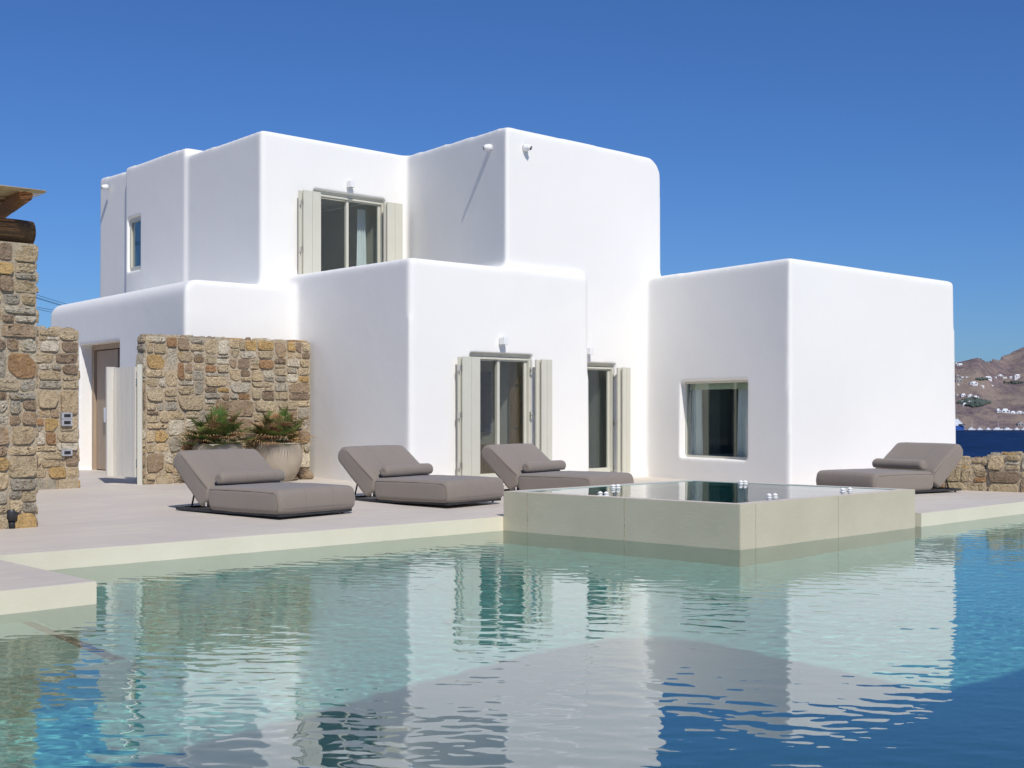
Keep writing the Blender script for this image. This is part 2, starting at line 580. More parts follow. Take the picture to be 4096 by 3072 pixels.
def build_house():
    bm = NB()
    Z0 = -.35
    # ground floor, middle block
    block(bm, [M0, M1, M1 + BDIR * 4.6, M0 + MW * 2.2], Z0, [4.17, 4.185, 4.2, 4.20], .04)
    # upper storey, left part with its three stepped parapets
    nB = V2(-.798, -.603)
    W = ADIR * 4.6
    block(bm, [UA, UA + W, UA + W + BDIR * 3.7, UA + BDIR * 3.7], Z0, [6.97, 6.97, 7.0, 7.02], .03)
    p = UA + BDIR * 3.53 + nB * .05
    block(bm, [p, p + W, p + W + BDIR * 3.5, p + BDIR * 3.5], Z0, [7.19, 7.19, 7.26, 7.26], .03)
    p = UA + BDIR * 6.8 - nB * .06
    block(bm, [p, p + W, p + W + BDIR * 2.30, p + BDIR * 2.30], Z0, [7.22, 7.22, 7.32, 7.32], .05)
    # tower
    block(bm, [TA, TB, TB + BDIR * 5.0, US + (US - TA).normalized() * 1.2], Z0, [6.79, 6.82, 6.8, 7.03], .03, [(1, .42)])
    # right block
    block(bm, [R0, R1, R1 + BDIR * 4.2, TS + (TS - R0).normalized() * 2.2], Z0, [4.29, 4.30, 4.3, 4.31], .09)
    # low block by the entrance
    block(bm, [L0, LS + ADIR * .8, LS + ADIR * .8 + BDIR * 6.6, LE], Z0, 3.93, .05, [(3, .26)])
    me = bpy.data.meshes.new('house_blocks')
    bm.normal_update()
    bm.to_mesh(me)
    bm.free()
    o = bpy.data.objects.new('house_blocks', me)
    COL.objects.link(o)
    temp = [o]

    cut = NB()

    def cutter(fn):
        fn(cut)
    # openings (front set out in front of the wall, back inside the room)
    s0, s1 = f_mid.s(1884), f_mid.s(2134)
    zt = f_mid.at(1884, 1408)[1]
    f_mid.box(cut, s0, s1, .5, -2.6, DZ + .10, zt)
    s0u, s1u = f_up.s(1256), f_up.s(1545)
    ztu = f_up.at(1256, 755)[1]
    f_up.box(cut, s0u, s1u, .5, -2.6, 3.42, ztu)
    s1t = f_tow.s(2465)
    zt2 = f_tow.at(2465, 1455)[1]
    f_tow.box(cut, s1t - 1.62, s1t, .035, -2.3, DZ + .10, zt2)
    a = f_rside.at(2716, 1527); b = f_rside.at(2984, 1841)
    f_rside.box(cut, a[0], b[0], .5, -2.4, b[1], a[1])
    a = f_uside.at(514, 876); b = f_uside.at(566, 1076)
    f_uside.box(cut, a[0], b[0], .5, -1.4, b[1], a[1])
    s0e, s1e = f_low.s(315), f_low.s(474)
    zte = f_low.at(400, 1370)[1]
    f_low.box(cut, s0e, s1e, .6, -1.0, DZ + RISE - .02, zte)
    # roof terrace behind the parapet of the middle block
    q = [M0 + (M1 - M0) * .08 + BDIR * .32, M0 + (M1 - M0) * .47 + BDIR * .32, M0 + (M1 - M0) * .47 + BDIR * 2.9, M0 + MW * .22 + (M1 - M0) * .42 + BDIR * 2.0]
    cut2 = NB()
    prism(cut2, [q[0], q[1], UA + ADIR * 3.3 + V2(.03, -.03), UA + ADIR * 1.6 + V2(.03, -.03)], 3.36, 5.0)
    bmesh.ops.recalc_face_normals(cut, faces=cut.faces)
    bmesh.ops.recalc_face_normals(cut2, faces=cut2.faces)
    ocs = []
    for c in (cut2, cut):
        mc = bpy.data.meshes.new('cut'); c.to_mesh(mc); c.free()
        oc = bpy.data.objects.new('cut', mc); COL.objects.link(oc)
        temp.append(oc); ocs.append(oc)

    def mod(ob, t, **kw):
        m = ob.modifiers.new(t, t)
        for k, v in kw.items(): setattr(m, k, v)
        return m
    mod(o, 'REMESH', mode='VOXEL', voxel_size=.05)
    mod(o, 'SMOOTH', factor=.5, iterations=12)
    for oc in ocs:
        mod(o, 'BOOLEAN', operation='DIFFERENCE', object=oc, solver='FLOAT' if 'FLOAT' in [i.identifier for i in bpy.types.BooleanModifier.bl_rna.properties['solver'].enum_items] else 'FAST')
    mod(o, 'REMESH', mode='VOXEL', voxel_size=.032)
    mod(o, 'SMOOTH', factor=.5, iterations=3)
    dg = bpy.context.evaluated_depsgraph_get()
    dg.update()
    me2 = bpy.data.meshes.new_from_object(o.evaluated_get(dg))
    for t in temp:
        bpy.data.objects.remove(t)
    me2.name = 'wall'
    me2.materials.clear()
    me2.materials.append(MAT['plaster'])
    me2.shade_smooth()
    w = bpy.data.objects.new('wall', me2)
    link(w, villa)
    return dict(mid=(f_mid.s(1884), f_mid.s(2134), DZ + .10, zt), up=(s0u, s1u, 3.42, ztu), tow=(s1t - 1.62, s1t, DZ + .10, zt2), ent=(s0e, s1e, DZ + RISE, zte))


OPEN = build_house()


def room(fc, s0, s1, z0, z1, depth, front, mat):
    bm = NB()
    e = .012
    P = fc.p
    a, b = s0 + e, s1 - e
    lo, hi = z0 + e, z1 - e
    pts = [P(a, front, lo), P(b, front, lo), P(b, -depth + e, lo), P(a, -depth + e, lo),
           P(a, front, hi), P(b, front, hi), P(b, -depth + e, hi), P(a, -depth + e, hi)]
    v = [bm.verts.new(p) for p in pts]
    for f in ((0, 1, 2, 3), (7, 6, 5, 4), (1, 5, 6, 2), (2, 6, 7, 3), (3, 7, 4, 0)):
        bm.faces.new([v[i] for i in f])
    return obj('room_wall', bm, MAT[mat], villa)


def frame_ring(fc, bm, s0, s1, z0, z1, w, o0, o1, bottom=True, mi=0):
    fc.box(bm, s0, s0 + w, o0, o1, z0, z1, mi)
    fc.box(bm, s1 - w, s1, o0, o1, z0, z1, mi)
    fc.box(bm, s0 + w, s1 - w, o0, o1, z1 - w, z1, mi)
    if bottom: fc.box(bm, s0 + w, s1 - w, o0, o1, z0, z0 + w, mi)


def shutter_leaf(fc, s0, s1, off, th, z0, z1, groove=True):
    bm = NB()
    mid = (s0 + s1) / 2
    g = .006
    fc.box(bm, s0, mid - g / 2, off + th, off, z0, z1)
    fc.box(bm, mid + g / 2, s1, off + th, off, z0, z1)
    fc.box(bm, mid - g / 2, mid + g / 2, off + th - .012, off + .004, z0, z1)
    bevel_all(bm, .004, 1)
    return bm


def hinge_mesh(fc, s_frame, s_leaf, o_frame, o_leaf, z):
    bm = NB()
    tube(bm, [fc.p(s_frame, o_frame, z), fc.p((s_frame + s_leaf) / 2, (o_frame + o_leaf) / 2 + .01, z - .005), fc.p(s_leaf, o_leaf, z)], .008, 6)
    fc.box(bm, s_frame - .012, s_frame + .012, o_frame + .006, o_frame, z - .05, z + .06)
    fc.box(bm, s_leaf - .01, s_leaf + .06, o_leaf + .006, o_leaf, z, z + .05)
    return bm


def french_door(fc, op, left_pack, right_pack, top_l, top_r, bottom, wardrobe, hinges_z, room_mat, room_depth):
    s0, s1, z0, z1 = op
    d = empty_part('french_door', fc.p((s0 + s1) / 2, 0, z0), villa)
    w = .055
    bm = NB()
    frame_ring(fc, bm, s0 - .04, s1 + .04, z0 + .004, z1 + .05, w + .055, -.19, -.10, True)
    fc.box(bm, s0 + .015, s1 - .015, -.10, -.075, z1 - .11, z1 - .075)
    fc.box(bm, s1 - .07, s1 - .045, -.10, -.06, z0 + .05, z1 - .075)
    bevel_all(bm, .004, 1)
    obj('frame', bm, MAT['beige_paint'], d)
    a, b = s0 + .015 + w, s1 - .015 - w
    m = (a + b) / 2
    for k, (x0, x1, oo) in enumerate(((a, m + .035, -.155), (m - .035, b, -.115))):
        bm = NB()
        frame_ring(fc, bm, x0 + .003, x1 - .003, z0 + .062, z1 - .078, .06, oo - .035, oo, True)
        bevel_all(bm, .004, 1)
        sash = obj('sash', bm, MAT['beige_paint'], d)
        bm = NB()
        fc.box(bm, x0 + .06, x1 - .06, oo - .022, oo - .014, z0 + .118, z1 - .134)
        obj('pane', bm, MAT['glass'], sash)
    bm = NB()
    fc.box(bm, s0 + .01, s1 - .01, .025, -.10, z0 - .09, z0 + .003)
    bevel_all(bm, .005, 1)
    obj('sill', bm, MAT['white_paint'], d)
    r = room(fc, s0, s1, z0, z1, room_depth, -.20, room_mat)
    # folded shutters
    for pack, side, tp in ((left_pack, 0, top_l), (right_pack, 1, top_r)):
        if pack is None: continue
        xa, xb, xf = pack       # photograph columns: outer stack edge, far edge of front leaf, start of the front leaf
        off = .17
        sA = fc.s(xf, off + .035); sB = fc.s(xb, off + .035)
        zt = fc.at(xf, tp, off)[1]
        sh = obj('shutter', shutter_leaf(fc, sA, sB, off, .035, bottom, zt), MAT['beige_paint'], villa)
        sC = fc.s(xa, off - .03)
        bm = shutter_leaf(fc, sC, sB - .03, off - .075, .035, bottom + .004, zt - .006)
        obj('folded_leaf', bm, MAT['beige_paint'], sh)
        for z in hinges_z:
            bm = NB()
            if side == 0:
                fc.box(bm, sA - .05, sA - .035, off + .02, off - .06, z - .05, z + .05)
            else:
                bm = hinge_mesh(fc, s1 - .03, sC + .01, -.06, off - .06, z)
            obj('hinge', bm, MAT['steel'], sh)
    return d, r


def empty_part(name, loc, parent):
    o = bpy.data.objects.new(name, None)
    o.empty_display_size = .1
    COL.objects.link(o)
    o.location = loc
    o.parent = parent
    o.matrix_parent_inverse = parent_world(parent).inverted()
    return o


def curtain(fc, s0, s1, off, z0, z1, amp=.04, waves=5, parent=None, flare=0.0):
    bm = NB()
    n = 48
    rows = 10
    grid = []
    for j in range(rows + 1):
        t = j / rows
        row = []
        for i in range(n + 1):
            u = i / n
            s = s0 + (s1 - s0) * u + (u - .5) * flare * (1 - t)
            o = off + amp * math.sin(u * waves * 2 * math.pi + .6 * math.sin(t * 3)) * (.6 + .4 * (1 - t)) + .012 * math.sin(u * 23 + t * 2)
            row.append(bm.verts.new(fc.p(s, o, z0 + (z1 - z0) * t)))
        grid.append(row)
    for j in range(rows):
        for i in range(n):
            f = bm.faces.new((grid[j][i], grid[j][i + 1], grid[j + 1][i + 1], grid[j + 1][i]))
            f.smooth = True
    return obj('curtain', bm, MAT['curtain'], parent or villa)


# middle block door with brown wardrobe inside
bot = f_mid.at(1855, 1909, .17)[1]
h1 = [f_mid.at(2112, y)[1] for y in (1482, 1660, 1850)]
d1, r1 = french_door(f_mid, OPEN['mid'], (1837, 1921, 1852), (2147, 2209, 2168), 1426, 1438, bot, True, h1, 'room_wall', 2.6)
s0, s1, z0, z1 = OPEN['mid']
bm = NB()
for k in range(3):
    f_mid.box(bm, s1 - .055, s1 - .014, -.215 - k * .125, -.215 - k * .125 - .12, z0 + .03, z1 - .04)
bevel_all(bm, .006, 1)
wd = obj('wardrobe', bm, MAT['brown_wood'], villa)
for k, zz in ((1, 1.75), (1, .95)):
    bm = NB()
    f_mid.box(bm, s1 - .075, s1 - .055, -.33, -.42, z0 + zz, z0 + zz + .02)
    obj('handle', bm, MAT['steel'], wd)
bm = NB()
f_mid.box(bm, s1 - .04, s1 - .014, -1.12, -1.75, z0 + .85, z1 - .30)
obj('wall_panel', bm, MAT['blue_panel'], villa)
bm = NB()
f_mid.box(bm, s1 - .30, s1 - .014, -.62, -1.9, z0 + .02, z0 + .62)
obj('sideboard', bm, MAT['brown_wood'], villa)

# upper storey door
bot = 3.5
h2 = [f_up.at(1515, y)[1] for y in (858, 1034)]
d2, r2 = french_door(f_up, OPEN['up'], (1199, 1284, 1215), (1539, 1611, 1550), 761, 809, bot, False, h2, 'room_wall', 2.6)
s0, s1, z0, z1 = OPEN['up']
curtain(f_up, s1 - .34, s1 - .12, -.55, z0 + .03, z1 - .18, .035, 4, villa, .12)

# tower door
bot = DZ + .12
h3 = [f_tow.at(2440, y)[1] for y in (1508, 1694, 1876)]
d3, r3 = french_door(f_tow, OPEN['tow'], None, (2473, 2522, 2492), 1470, 1470, bot, False, h3, 'shade_toned_room', 2.3)
s0, s1, z0, z1 = OPEN['tow']
curtain(f_tow, s1 - .9, s1 - .45, -1.2, z0 + .03, z1 - .1, .04, 5, villa)

# square window of the right block
a = f_rside.at(2716, 1527); b = f_rside.at(2984, 1841)
s0, s1, z0, z1 = a[0], b[0], b[1], a[1]
win = empty_part('window', f_rside.p((s0 + s1) / 2, 0, z0), villa)
bm = NB()
frame_ring(f_rside, bm, s0 - .05, s1 + .05, z0 - .05, z1 + .05, .092, -.20, -.15)
bevel_all(bm, .004, 1)
obj('frame', bm, MAT['beige_paint'], win)
bm = NB()
f_rside.box(bm, s0 + .04, s1 - .04, -.18, -.17, z0 + .04, z1 - .04)
obj('pane', bm, MAT['glass'], win)
room(f_rside, s0, s1, z0, z1, 2.4, -.21, 'shade_toned_room')
curtain(f_rside, s0 + .03, s0 + .30, -.33, z0 + .03, z1 - .05, .03, 4, win, .05)
curtain(f_rside, s1 - .62, s1 - .34, -.36, z0 + .03, z1 - .05, .03, 4, win, .06)
bm = NB()
f_rside.box(bm, s0 + .03, s1 - .03, -.26, -.30, z1 - .16, z1 - .03)
obj('pelmet', bm, MAT['pelmet'], win)

# slit window of the upper storey
a = f_uside.at(514, 876); b = f_uside.at(566, 1076)
s0, s1, z0, z1 = a[0], b[0], b[1], a[1]
win = empty_part('window', f_uside.p((s0 + s1) / 2, 0, z0), villa)
bm = NB()
frame_ring(f_uside, bm, s0 - .04, s1 + .04, z0 - .04, z1 + .04, .135, -.10, -.03)
bevel_all(bm, .004, 1)
obj('frame', bm, MAT['beige_paint'], win)
bm = NB()
f_uside.box(bm, s0 + .095, s1 - .095, -.075, -.065, z0 + .095, z1 - .095)
obj('pane', bm, MAT['glass'], win)
room(f_uside, s0, s1, z0, z1, 1.4, -.11, 'shade_toned_room')

# entrance door
s0, s1, z0, z1 = OPEN['ent']
ent = empty_part('entrance_door', f_low.p((s0 + s1) / 2, -.5, z0), villa)
bm = NB()
frame_ring(f_low, bm, s0 - .04, s1 + .04, z0, z1 + .05, .16, -.42, -.28, False)
bevel_all(bm, .006, 1)
obj('frame', bm, MAT['door_wood'], ent)
bm = NB()
w = s1 - s0
f_low.box(bm, s0 + .17, s0 + .17 + w * .50, -.40, -.33, z0 + .02, z1 - .13)
f_low.box(bm, s0 + .17 + w * .50 + .004, s0 + .17 + w * .56, -.40, -.30, z0 + .02, z1 - .13)
bevel_all(bm, .005, 1)
leaf = obj('door_leaf', bm, MAT['door_wood'], ent)
bm = NB()
f_low.box(bm, s0 + .17 + w * .26, s0 + .17 + w * .46, -.33, -.26, z0 + 1.02, z0 + 1.33)
bevel_all(bm, .008, 2)
obj('handle', bm, MAT['white_paint'], leaf)
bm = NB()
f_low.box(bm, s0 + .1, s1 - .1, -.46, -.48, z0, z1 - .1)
obj('hall_shade_sheet', bm, MAT['black_plastic'], ent)  # black sheet standing in for the shade of the hall


# ------------------------------------------------------------------ fittings on the walls
def wall_lamp(fc, x0, x1, y0, y1, label):
    off = .13
    a = fc.at(x0, y0, off); b = fc.at(x1, y1, off)
    s = (a[0] + b[0]) / 2; z = (a[1] + b[1]) / 2
    r = .062
    t = empty('wall_lamp', fc.p(s, 0, z))
    tag(t, label, 'wall lamp', 'white cube wall lamps above the doors')
    bm = NB()
    fc.box(bm, s - r, s + r, off, .012, z - r, z + r)
    bevel_all(bm, .004, 1)
    h = obj('lamp_body', bm, MAT['white_paint'], t)
    bm = NB()
    fc.box(bm, s - .035, s + .035, off - .03, .045, z - r - .003, z - r + .001)
    obj('diffuser', bm, MAT['switch_grey'], t)
    bm = NB()
    fc.box(bm, s - .05, s + .05, .012, -.02, z - .05, z + .05)
    obj('wall_plate', bm, MAT['white_paint'], t)


wall_lamp(f_up, 1400, 1424, 722, 749, 'white cube wall lamp above the upstairs shuttered door')
wall_lamp(f_mid, 2012, 2040, 1350, 1377, 'white cube wall lamp above the ground floor door behind the third lounger')
wall_lamp(f_tow, 2358, 2377, 1394, 1416, 'white cube wall lamp half hidden in the recess beside the middle block')


def cctv(fc, px, py, yaw, pitch, label):
    s, z = fc.at(px, py, .06)
    t = empty('security_camera', fc.p(s, 0, z))
    tag(t, label, 'camera', 'white dome security cameras on the upper walls')
    n = Vector((fc.n.x, fc.n.y, 0))

    def orient(bm, dirv, c):
        q = Vector((0, 0, 1)).rotation_difference(dirv)
        bmesh.ops.rotate(bm, verts=bm.verts, cent=(0, 0, 0), matrix=q.to_matrix())
        bmesh.ops.translate(bm, verts=bm.verts, vec=c)
        return bm
    bm = NB()
    lathe(bm, [(.068, -.02), (.068, .05), (.062, .075), (.05, .085)], 24)
    obj('base', orient(bm, n, fc.p(s, 0, z)), MAT['white_paint'], t, True)
    look = (n * .8 + Vector((fc.u.x, fc.u.y, 0)) * yaw + Vector((0, 0, pitch))).normalized()
    c = fc.p(s, .085, z)
    bm = NB()
    prof = [(.056 * math.cos(a), .056 * math.sin(a)) for a in [i * math.pi / 16 - 1.4 for i in range(15)]] + [(.044, .058), (.04, .056)]
    prof = [(abs(r), zz) for r, zz in prof]
    lathe(bm, prof, 24)
    head = obj('head', orient(bm, look, c), MAT['white_paint'], t, True)
    bm = NB()
    lathe(bm, [(.0388, .040), (.0388, .0605), (.022, .063), (.02, .058), (0.0001, .058)], 24)
    obj('lens', orient(bm, look, c), MAT['lens'], head, True)


cctv(f_tside, 1949, 590, -.55, -.35, 'white security camera on the shaded tower wall with a long shadow below')
cctv(f_tow, 2110, 590, .55, -.3, 'white security camera on the sunlit tower wall near its corner')
cctv(f_uside, 418, 748, -.5, -.35, 'white security camera at the far end of the long shaded upper wall')


# ------------------------------------------------------------------ rubble stone walls
PAL = [((.62, .49, .31), 8), ((.42, .305, .20), 4), ((.57, .46, .30), 7), ((.60, .40, .17), 3), ((.45, .265, .135), 2),
       ((.68, .60, .46), 4), ((.48, .425, .33), 4), ((.35, .255, .175), 3), ((.61, .47, .29), 4)]
PALW = [p for p, w in PAL for _ in range(w)]


def partition(w, h, rnd, big=.42):
    out = []

    def rec(x, y, ww, hh):
        tw = rnd.uniform(.17, big); th = rnd.uniform(.10, big * .68)
        if (ww <= tw * 1.4 and hh <= th * 1.5) or (ww < .17 and hh < .26) or (hh < .10 and ww < .3):
            out.append((x, y, ww, hh)); return
        if ww / tw > hh / th and ww > .2:
            k = rnd.uniform(.3, .7)
            rec(x, y, ww * k, hh); rec(x + ww * k, y, ww * (1 - k), hh)
        elif hh > .14:
            k = rnd.uniform(.3, .7)
            rec(x, y, ww, hh * k); rec(x, y + hh * k, ww, hh * (1 - k))
        else:
            out.append((x, y, ww, hh))

    def top(x, y, ww, hh):
        # uneven first cuts so that no course runs through
        if ww > 1.0 and ww > hh * .8:
            k = rnd.uniform(.35, .65)
            top(x, y, ww * k, hh); top(x + ww * k, y, ww * (1 - k), hh)
        elif hh > .75:
            k = rnd.uniform(.3, .7)
            top(x, y, ww, hh * k); top(x, y + hh * k, ww, hh * (1 - k))
        else:
            rec(x, y, ww, hh)
    top(0, 0, w, h)
    return out


def outline(a, b, rnd, n=22):
    """irregular polygon with knocked-off corners, resampled to n points"""
    j = lambda v, k=.09: v * (1 - abs(rnd.gauss(0, k)))
    cs = [(j(a), j(b)), (-j(a), j(b)), (-j(a), -j(b)), (j(a), -j(b))]
    cs = [(x, y) for x, y in cs]
    pts = []
    m = min(a, b)
    for i, (x, y) in enumerate(cs):
        px, py = cs[i - 1]; nx_, ny_ = cs[(i + 1) % 4]
        c = m * (rnd.uniform(.10, .30) if rnd.random() < .65 else rnd.uniform(.35, .75))
        for (qx, qy) in ((px, py), (nx_, ny_)):
            l = math.hypot(qx - x, qy - y)
            t = min(.45, c * rnd.uniform(.7, 1.3) / max(l, .01))
            pts.append((x + (qx - x) * t, y + (qy - y) * t))
    # mid side bulges
    full = []
    for i, p in enumerate(pts):
        q = pts[(i + 1) % len(pts)]
        full.append(p)
        if math.hypot(q[0] - p[0], q[1] - p[1]) > m * .8:
            t = rnd.uniform(.35, .65)
            mx, my = p[0] + (q[0] - p[0]) * t, p[1] + (q[1] - p[1]) * t
            k = 1 + rnd.uniform(-.04, .07)
            full.append((max(-a, min(a, mx * k)), max(-b, min(b, my * k))))
    L = [0]
    for i, p in enumerate(full):
        q = full[(i + 1) % len(full)]
        L.append(L[-1] + math.hypot(q[0] - p[0], q[1] - p[1]))
    out = []
    for k in range(n):
        d = L[-1] * k / n
        i = max(q for q in range(len(full)) if L[q] <= d)
        t = (d - L[i]) / max(L[i + 1] - L[i], 1e-6)
        p, q = full[i], full[(i + 1) % len(full)]
        out.append((p[0] + (q[0] - p[0]) * t, p[1] + (q[1] - p[1]) * t))
    return out


def stones_on(bm, lay, org, ux, uy, nn, w, h, rnd, top=None, big=.42, gap=.007, proud=(.012, .034)):
    """rubble stones over a wall face: org corner, ux along, uy up, nn out"""
    n = 22
    for (x, y, ww, hh) in partition(w, h, rnd, big):
        cx, cy = x + ww / 2, y + hh / 2
        g = rnd.uniform(gap * .3, gap * 1.6)
        a, b = max(ww / 2 - g, .02), max(hh / 2 - g, .02)
        hgt = rnd.uniform(*proud)
        tx, ty = rnd.uniform(-.10, .10), rnd.uniform(-.13, .08)
        ol = outline(a, b, rnd, n)
        col = Vector(rnd.choice(PALW)) * rnd.uniform(.85, 1.15)
        m = min(a, b)
        rings = []
        for q, (dr, o) in enumerate(((0, -.03), (0, hgt * .6), (.006, hgt * .92), (.03, hgt), (.35 * m, hgt * 1.02), (.62 * m, hgt))):
            sc = 1 - min(.6, dr / m)
            ring = []
            for k in range(n):
                px, py = ol[k][0] * sc, ol[k][1] * sc
                oo = o + (tx * px + ty * py) * (1 if q > 0 else 0) + (rnd.uniform(-.008, .006) if q > 1 else 0)
                vtx = bm.verts.new(org + ux * (cx + px) + uy * (cy + py) + nn * oo)
                vtx[lay] = (*(col * rnd.uniform(.9, 1.1)), 1)
                ring.append(vtx)
            rings.append(ring)
        for q in range(len(rings) - 1):
            for k in range(n):
                f = bm.faces.new((rings[q][k], rings[q][(k + 1) % n], rings[q + 1][(k + 1) % n], rings[q + 1][k]))
                f.smooth = q > 2 and rnd.random() < .5
        c = bm.verts.new(sum((v.co for v in rings[-1]), Vector()) / n + nn * rnd.uniform(-.004, .006))
        c[lay] = (*col, 1)
        for k in range(n):
            f = bm.faces.new((rings[-1][k], rings[-1][(k + 1) % n], c))
            f.smooth = True


def mortar_grid(bm, lay, org, ux, uy, nn, w, h, step=.07, amp=.012):
    nx, ny = max(2, int(w / step)), max(2, int(h / step))
    g = []
    for j in range(ny + 1):
        row = []
        for i in range(nx + 1):
            p = org + ux * (w * i / nx) + uy * (h * j / ny)
            edge = 0 if i in (0, nx) or j in (0, ny) else 1
            d = noise.noise(p * 6) * amp + noise.noise(p * 17) * amp * .5
            v = bm.verts.new(p + nn * d * edge)
            v[lay] = (.3, .26, .2, 1)
            row.append(v)
        g.append(row)
    for j in range(ny):
        for i in range(nx):
            f = bm.faces.new((g[j][i], g[j][i + 1], g[j + 1][i + 1], g[j + 1][i]))
            f.material_index = 1
            f.smooth = True


def stone_wall(name, pl, pr, thick, z0, z1, seed, label, ends=(True, True), top_stones=True, big=.42, cat='stone wall', gap=.007, proud=(.012, .045)):
    rnd = random.Random(seed)
    fc = Facade(pl, pr)
    w, h = fc.len, z1 - z0
    bm = NB()
    lay = bm.verts.layers.float_color.new('Col')
    U = Vector((fc.u.x, fc.u.y, 0)); NN = Vector((fc.n.x, fc.n.y, 0)); Z = Vector((0, 0, 1))
    P = fc.p
    mortar_grid(bm, lay, P(0, 0, z0), U, Z, NN, w, h)
    mortar_grid(bm, lay, P(w, -thick, z0), -U, Z, -NN, w, h, .3)
    mortar_grid(bm, lay, P(0, -thick, z0), NN, Z, -U, thick, h)
    mortar_grid(bm, lay, P(w, 0, z0), -NN, Z, U, thick, h)
    mortar_grid(bm, lay, P(0, 0, z1), U, -NN, Z, w, thick)
    stones_on(bm, lay, P(0, 0, z0), U, Z, NN, w, h, rnd, None, big, gap, proud)
    if ends[0]: stones_on(bm, lay, P(0, -thick, z0), NN, Z, -U, thick, h, rnd, None, big, gap, proud)
    if ends[1]: stones_on(bm, lay, P(w, 0, z0), -NN, Z, U, thick, h, rnd, None, big, gap, proud)
    stones_on(bm, lay, P(w, -thick, z0), -U, Z, -NN, w, h, rnd, None, .6, gap, proud)
    if top_stones: stones_on(bm, lay, P(0, 0, z1), U, -NN, Z, w, thick, rnd, None, .34, .02, (.012, .05))
    o = obj(name, bm, None, None, False, [MAT['stone'], MAT['mortar']])
    tag(o, label, cat)
    return o, fc


W1L, W1R = GD(583, 1938), GD(1240, 1911)
wall1, f_w1 = stone_wall('stone_wall', (W1L.x, W1L.y), (W1R.x, W1R.y), .30, DZ - .05, 2.83, 11,
                         'rubble stone wall behind the two potted palms', (True, False))
W2R, W2L = GD(314, 1952), GD(151, 1959)
dd = (W2R - W2L).normalized()
W2L = W2R - dd * 3.2
wall2, f_w2 = stone_wall('stone_wall', (W2L.x, W2L.y), (W2R.x, W2R.y), .5, DZ - .05, 2.86, 12,
                         'tall rubble stone wall with three grey switch plates', (False, True), True, .5)
PR = G(145, 2108)
PL = PR - Vector((ADIR.x, ADIR.y, 0)) * 1.5
pillar, f_p = stone_wall('stone_pillar', (PL.x, PL.y), (PR.x, PR.y), .62, DZ - .03, 3.50, 23,
                         'tall rubble stone pillar carrying the log and reed roof', (False, True), False, .40, 'pillar')
# low walls at the right end of the terrace
C0 = G(3949, 1964.5); C1 = G(4096, 1969.5)
du = (C1 - C0).normalized()
wall3, f_w3 = stone_wall('stone_wall', (C0.x, C0.y), ((C0 + du * 4).x, (C0 + du * 4).y), .55, DZ - .25, .80, 31,
                         'taller low stone wall at the far right end of the terrace', (True, False), True, .46)
D0 = C0 - du * 1.15
wall4, f_w4 = stone_wall('stone_wall', (D0.x, D0.y), (C0.x, C0.y), .75, DZ - .25, .56, 32,
                         'knee high stone wall behind the head of the far lounger', (True, False), True, .36)
E0 = AT(3780, 1845, 30.0); E1 = AT(3990, 1845, 29.2)
wall5, f_w5 = stone_wall('stone_wall', (E0.x, E0.y), (E1.x, E1.y), .6, -.9, .45, 33,
                         'rear stone wall at the sea side beyond the knee high wall', (False, False), True, .46)

# loose rock at the foot of wall and villa
bm = NB()
bmesh.ops.create_icosphere(bm, subdivisions=3, radius=.16)
lay = bm.verts.layers.float_color.new('Col')
for v in bm.verts:
    v.co *= 1 + .35 * noise.noise(v.co * 6) + .12 * noise.noise(v.co * 18)
    v.co.z *= .7
    v[lay] = (.40, .30, .2, 1)
p = GD(1222, 1915)
bmesh.ops.translate(bm, verts=bm.verts, vec=(p.x, p.y - .12, p.z + .09))
o = obj('rock', bm, MAT['stone'], None, False)
tag(o, 'loose brown rock at the foot of the stone wall where it meets the villa', 'rock')

# switch plates
for (x0, x1, y0, y1, lab) in ((248, 290, 1650, 1675, 'grey wall switch plate, upper one of the touching pair on the stone wall'),
                              (248, 290, 1677, 1703, 'grey wall switch plate, lower one of the touching pair on the stone wall'),
                              (249, 290, 1798, 1823, 'single grey wall switch plate low on the stone wall')):
    a = f_w2.at(x0, y0, .07); b = f_w2.at(x1, y1, .07)
    t = empty('switch_plate', f_w2.p((a[0] + b[0]) / 2, .03, b[1]))
    tag(t, lab, 'switch', 'grey switch plates on the tall stone wall')
    bm = NB(); f_w2.box(bm, a[0], b[0], .07, -.02, b[1], a[1]); bevel_all(bm, .006, 2)
    obj('plate', bm, MAT['switch_grey'], t)
    w = b[0] - a[0]; h = a[1] - b[1]
    bm = NB(); f_w2.box(bm, a[0] + w * .2, b[0] - w * .18, .074, .05, b[1] + h * .25, a[1] - h * .25)
    obj('insert', bm, MAT['black_plastic'], t)

# path light and red cable at the pillar foot
t0 = G(51, 2113)
t = empty('path_light', (t0.x, t0.y - .03, DZ))
tag(t, 'short black cylindrical path light at the foot of the stone pillar', 'path light')
bm = NB(); lathe(bm, [(.0001, 0), (.048, 0), (.048, .1), (.0001, .1)], 24, (t0.x, t0.y - .03, DZ)); obj('lamp_base', bm, MAT['black_plastic'], t)
bm = NB(); lathe(bm, [(.05, .09), (.066, .09), (.066, .215), (.06, .222), (.0001, .222)], 24, (t0.x, t0.y - .03, DZ)); obj('lamp_head', bm, MAT['dark_steel'], t)
bm = NB()
q = G(20, 2108)
tube(bm, [(q.x, q.y - .02, DZ + .01), (q.x - .005, q.y - .03, DZ + .08), (q.x + .02, q.y - .03, DZ + .15), (t0.x - .03, t0.y - .02, DZ + .17)], .008, 8)
tag(obj('cable', bm, MAT['red_cable']), 'loose red cable beside the black path light', 'cable')

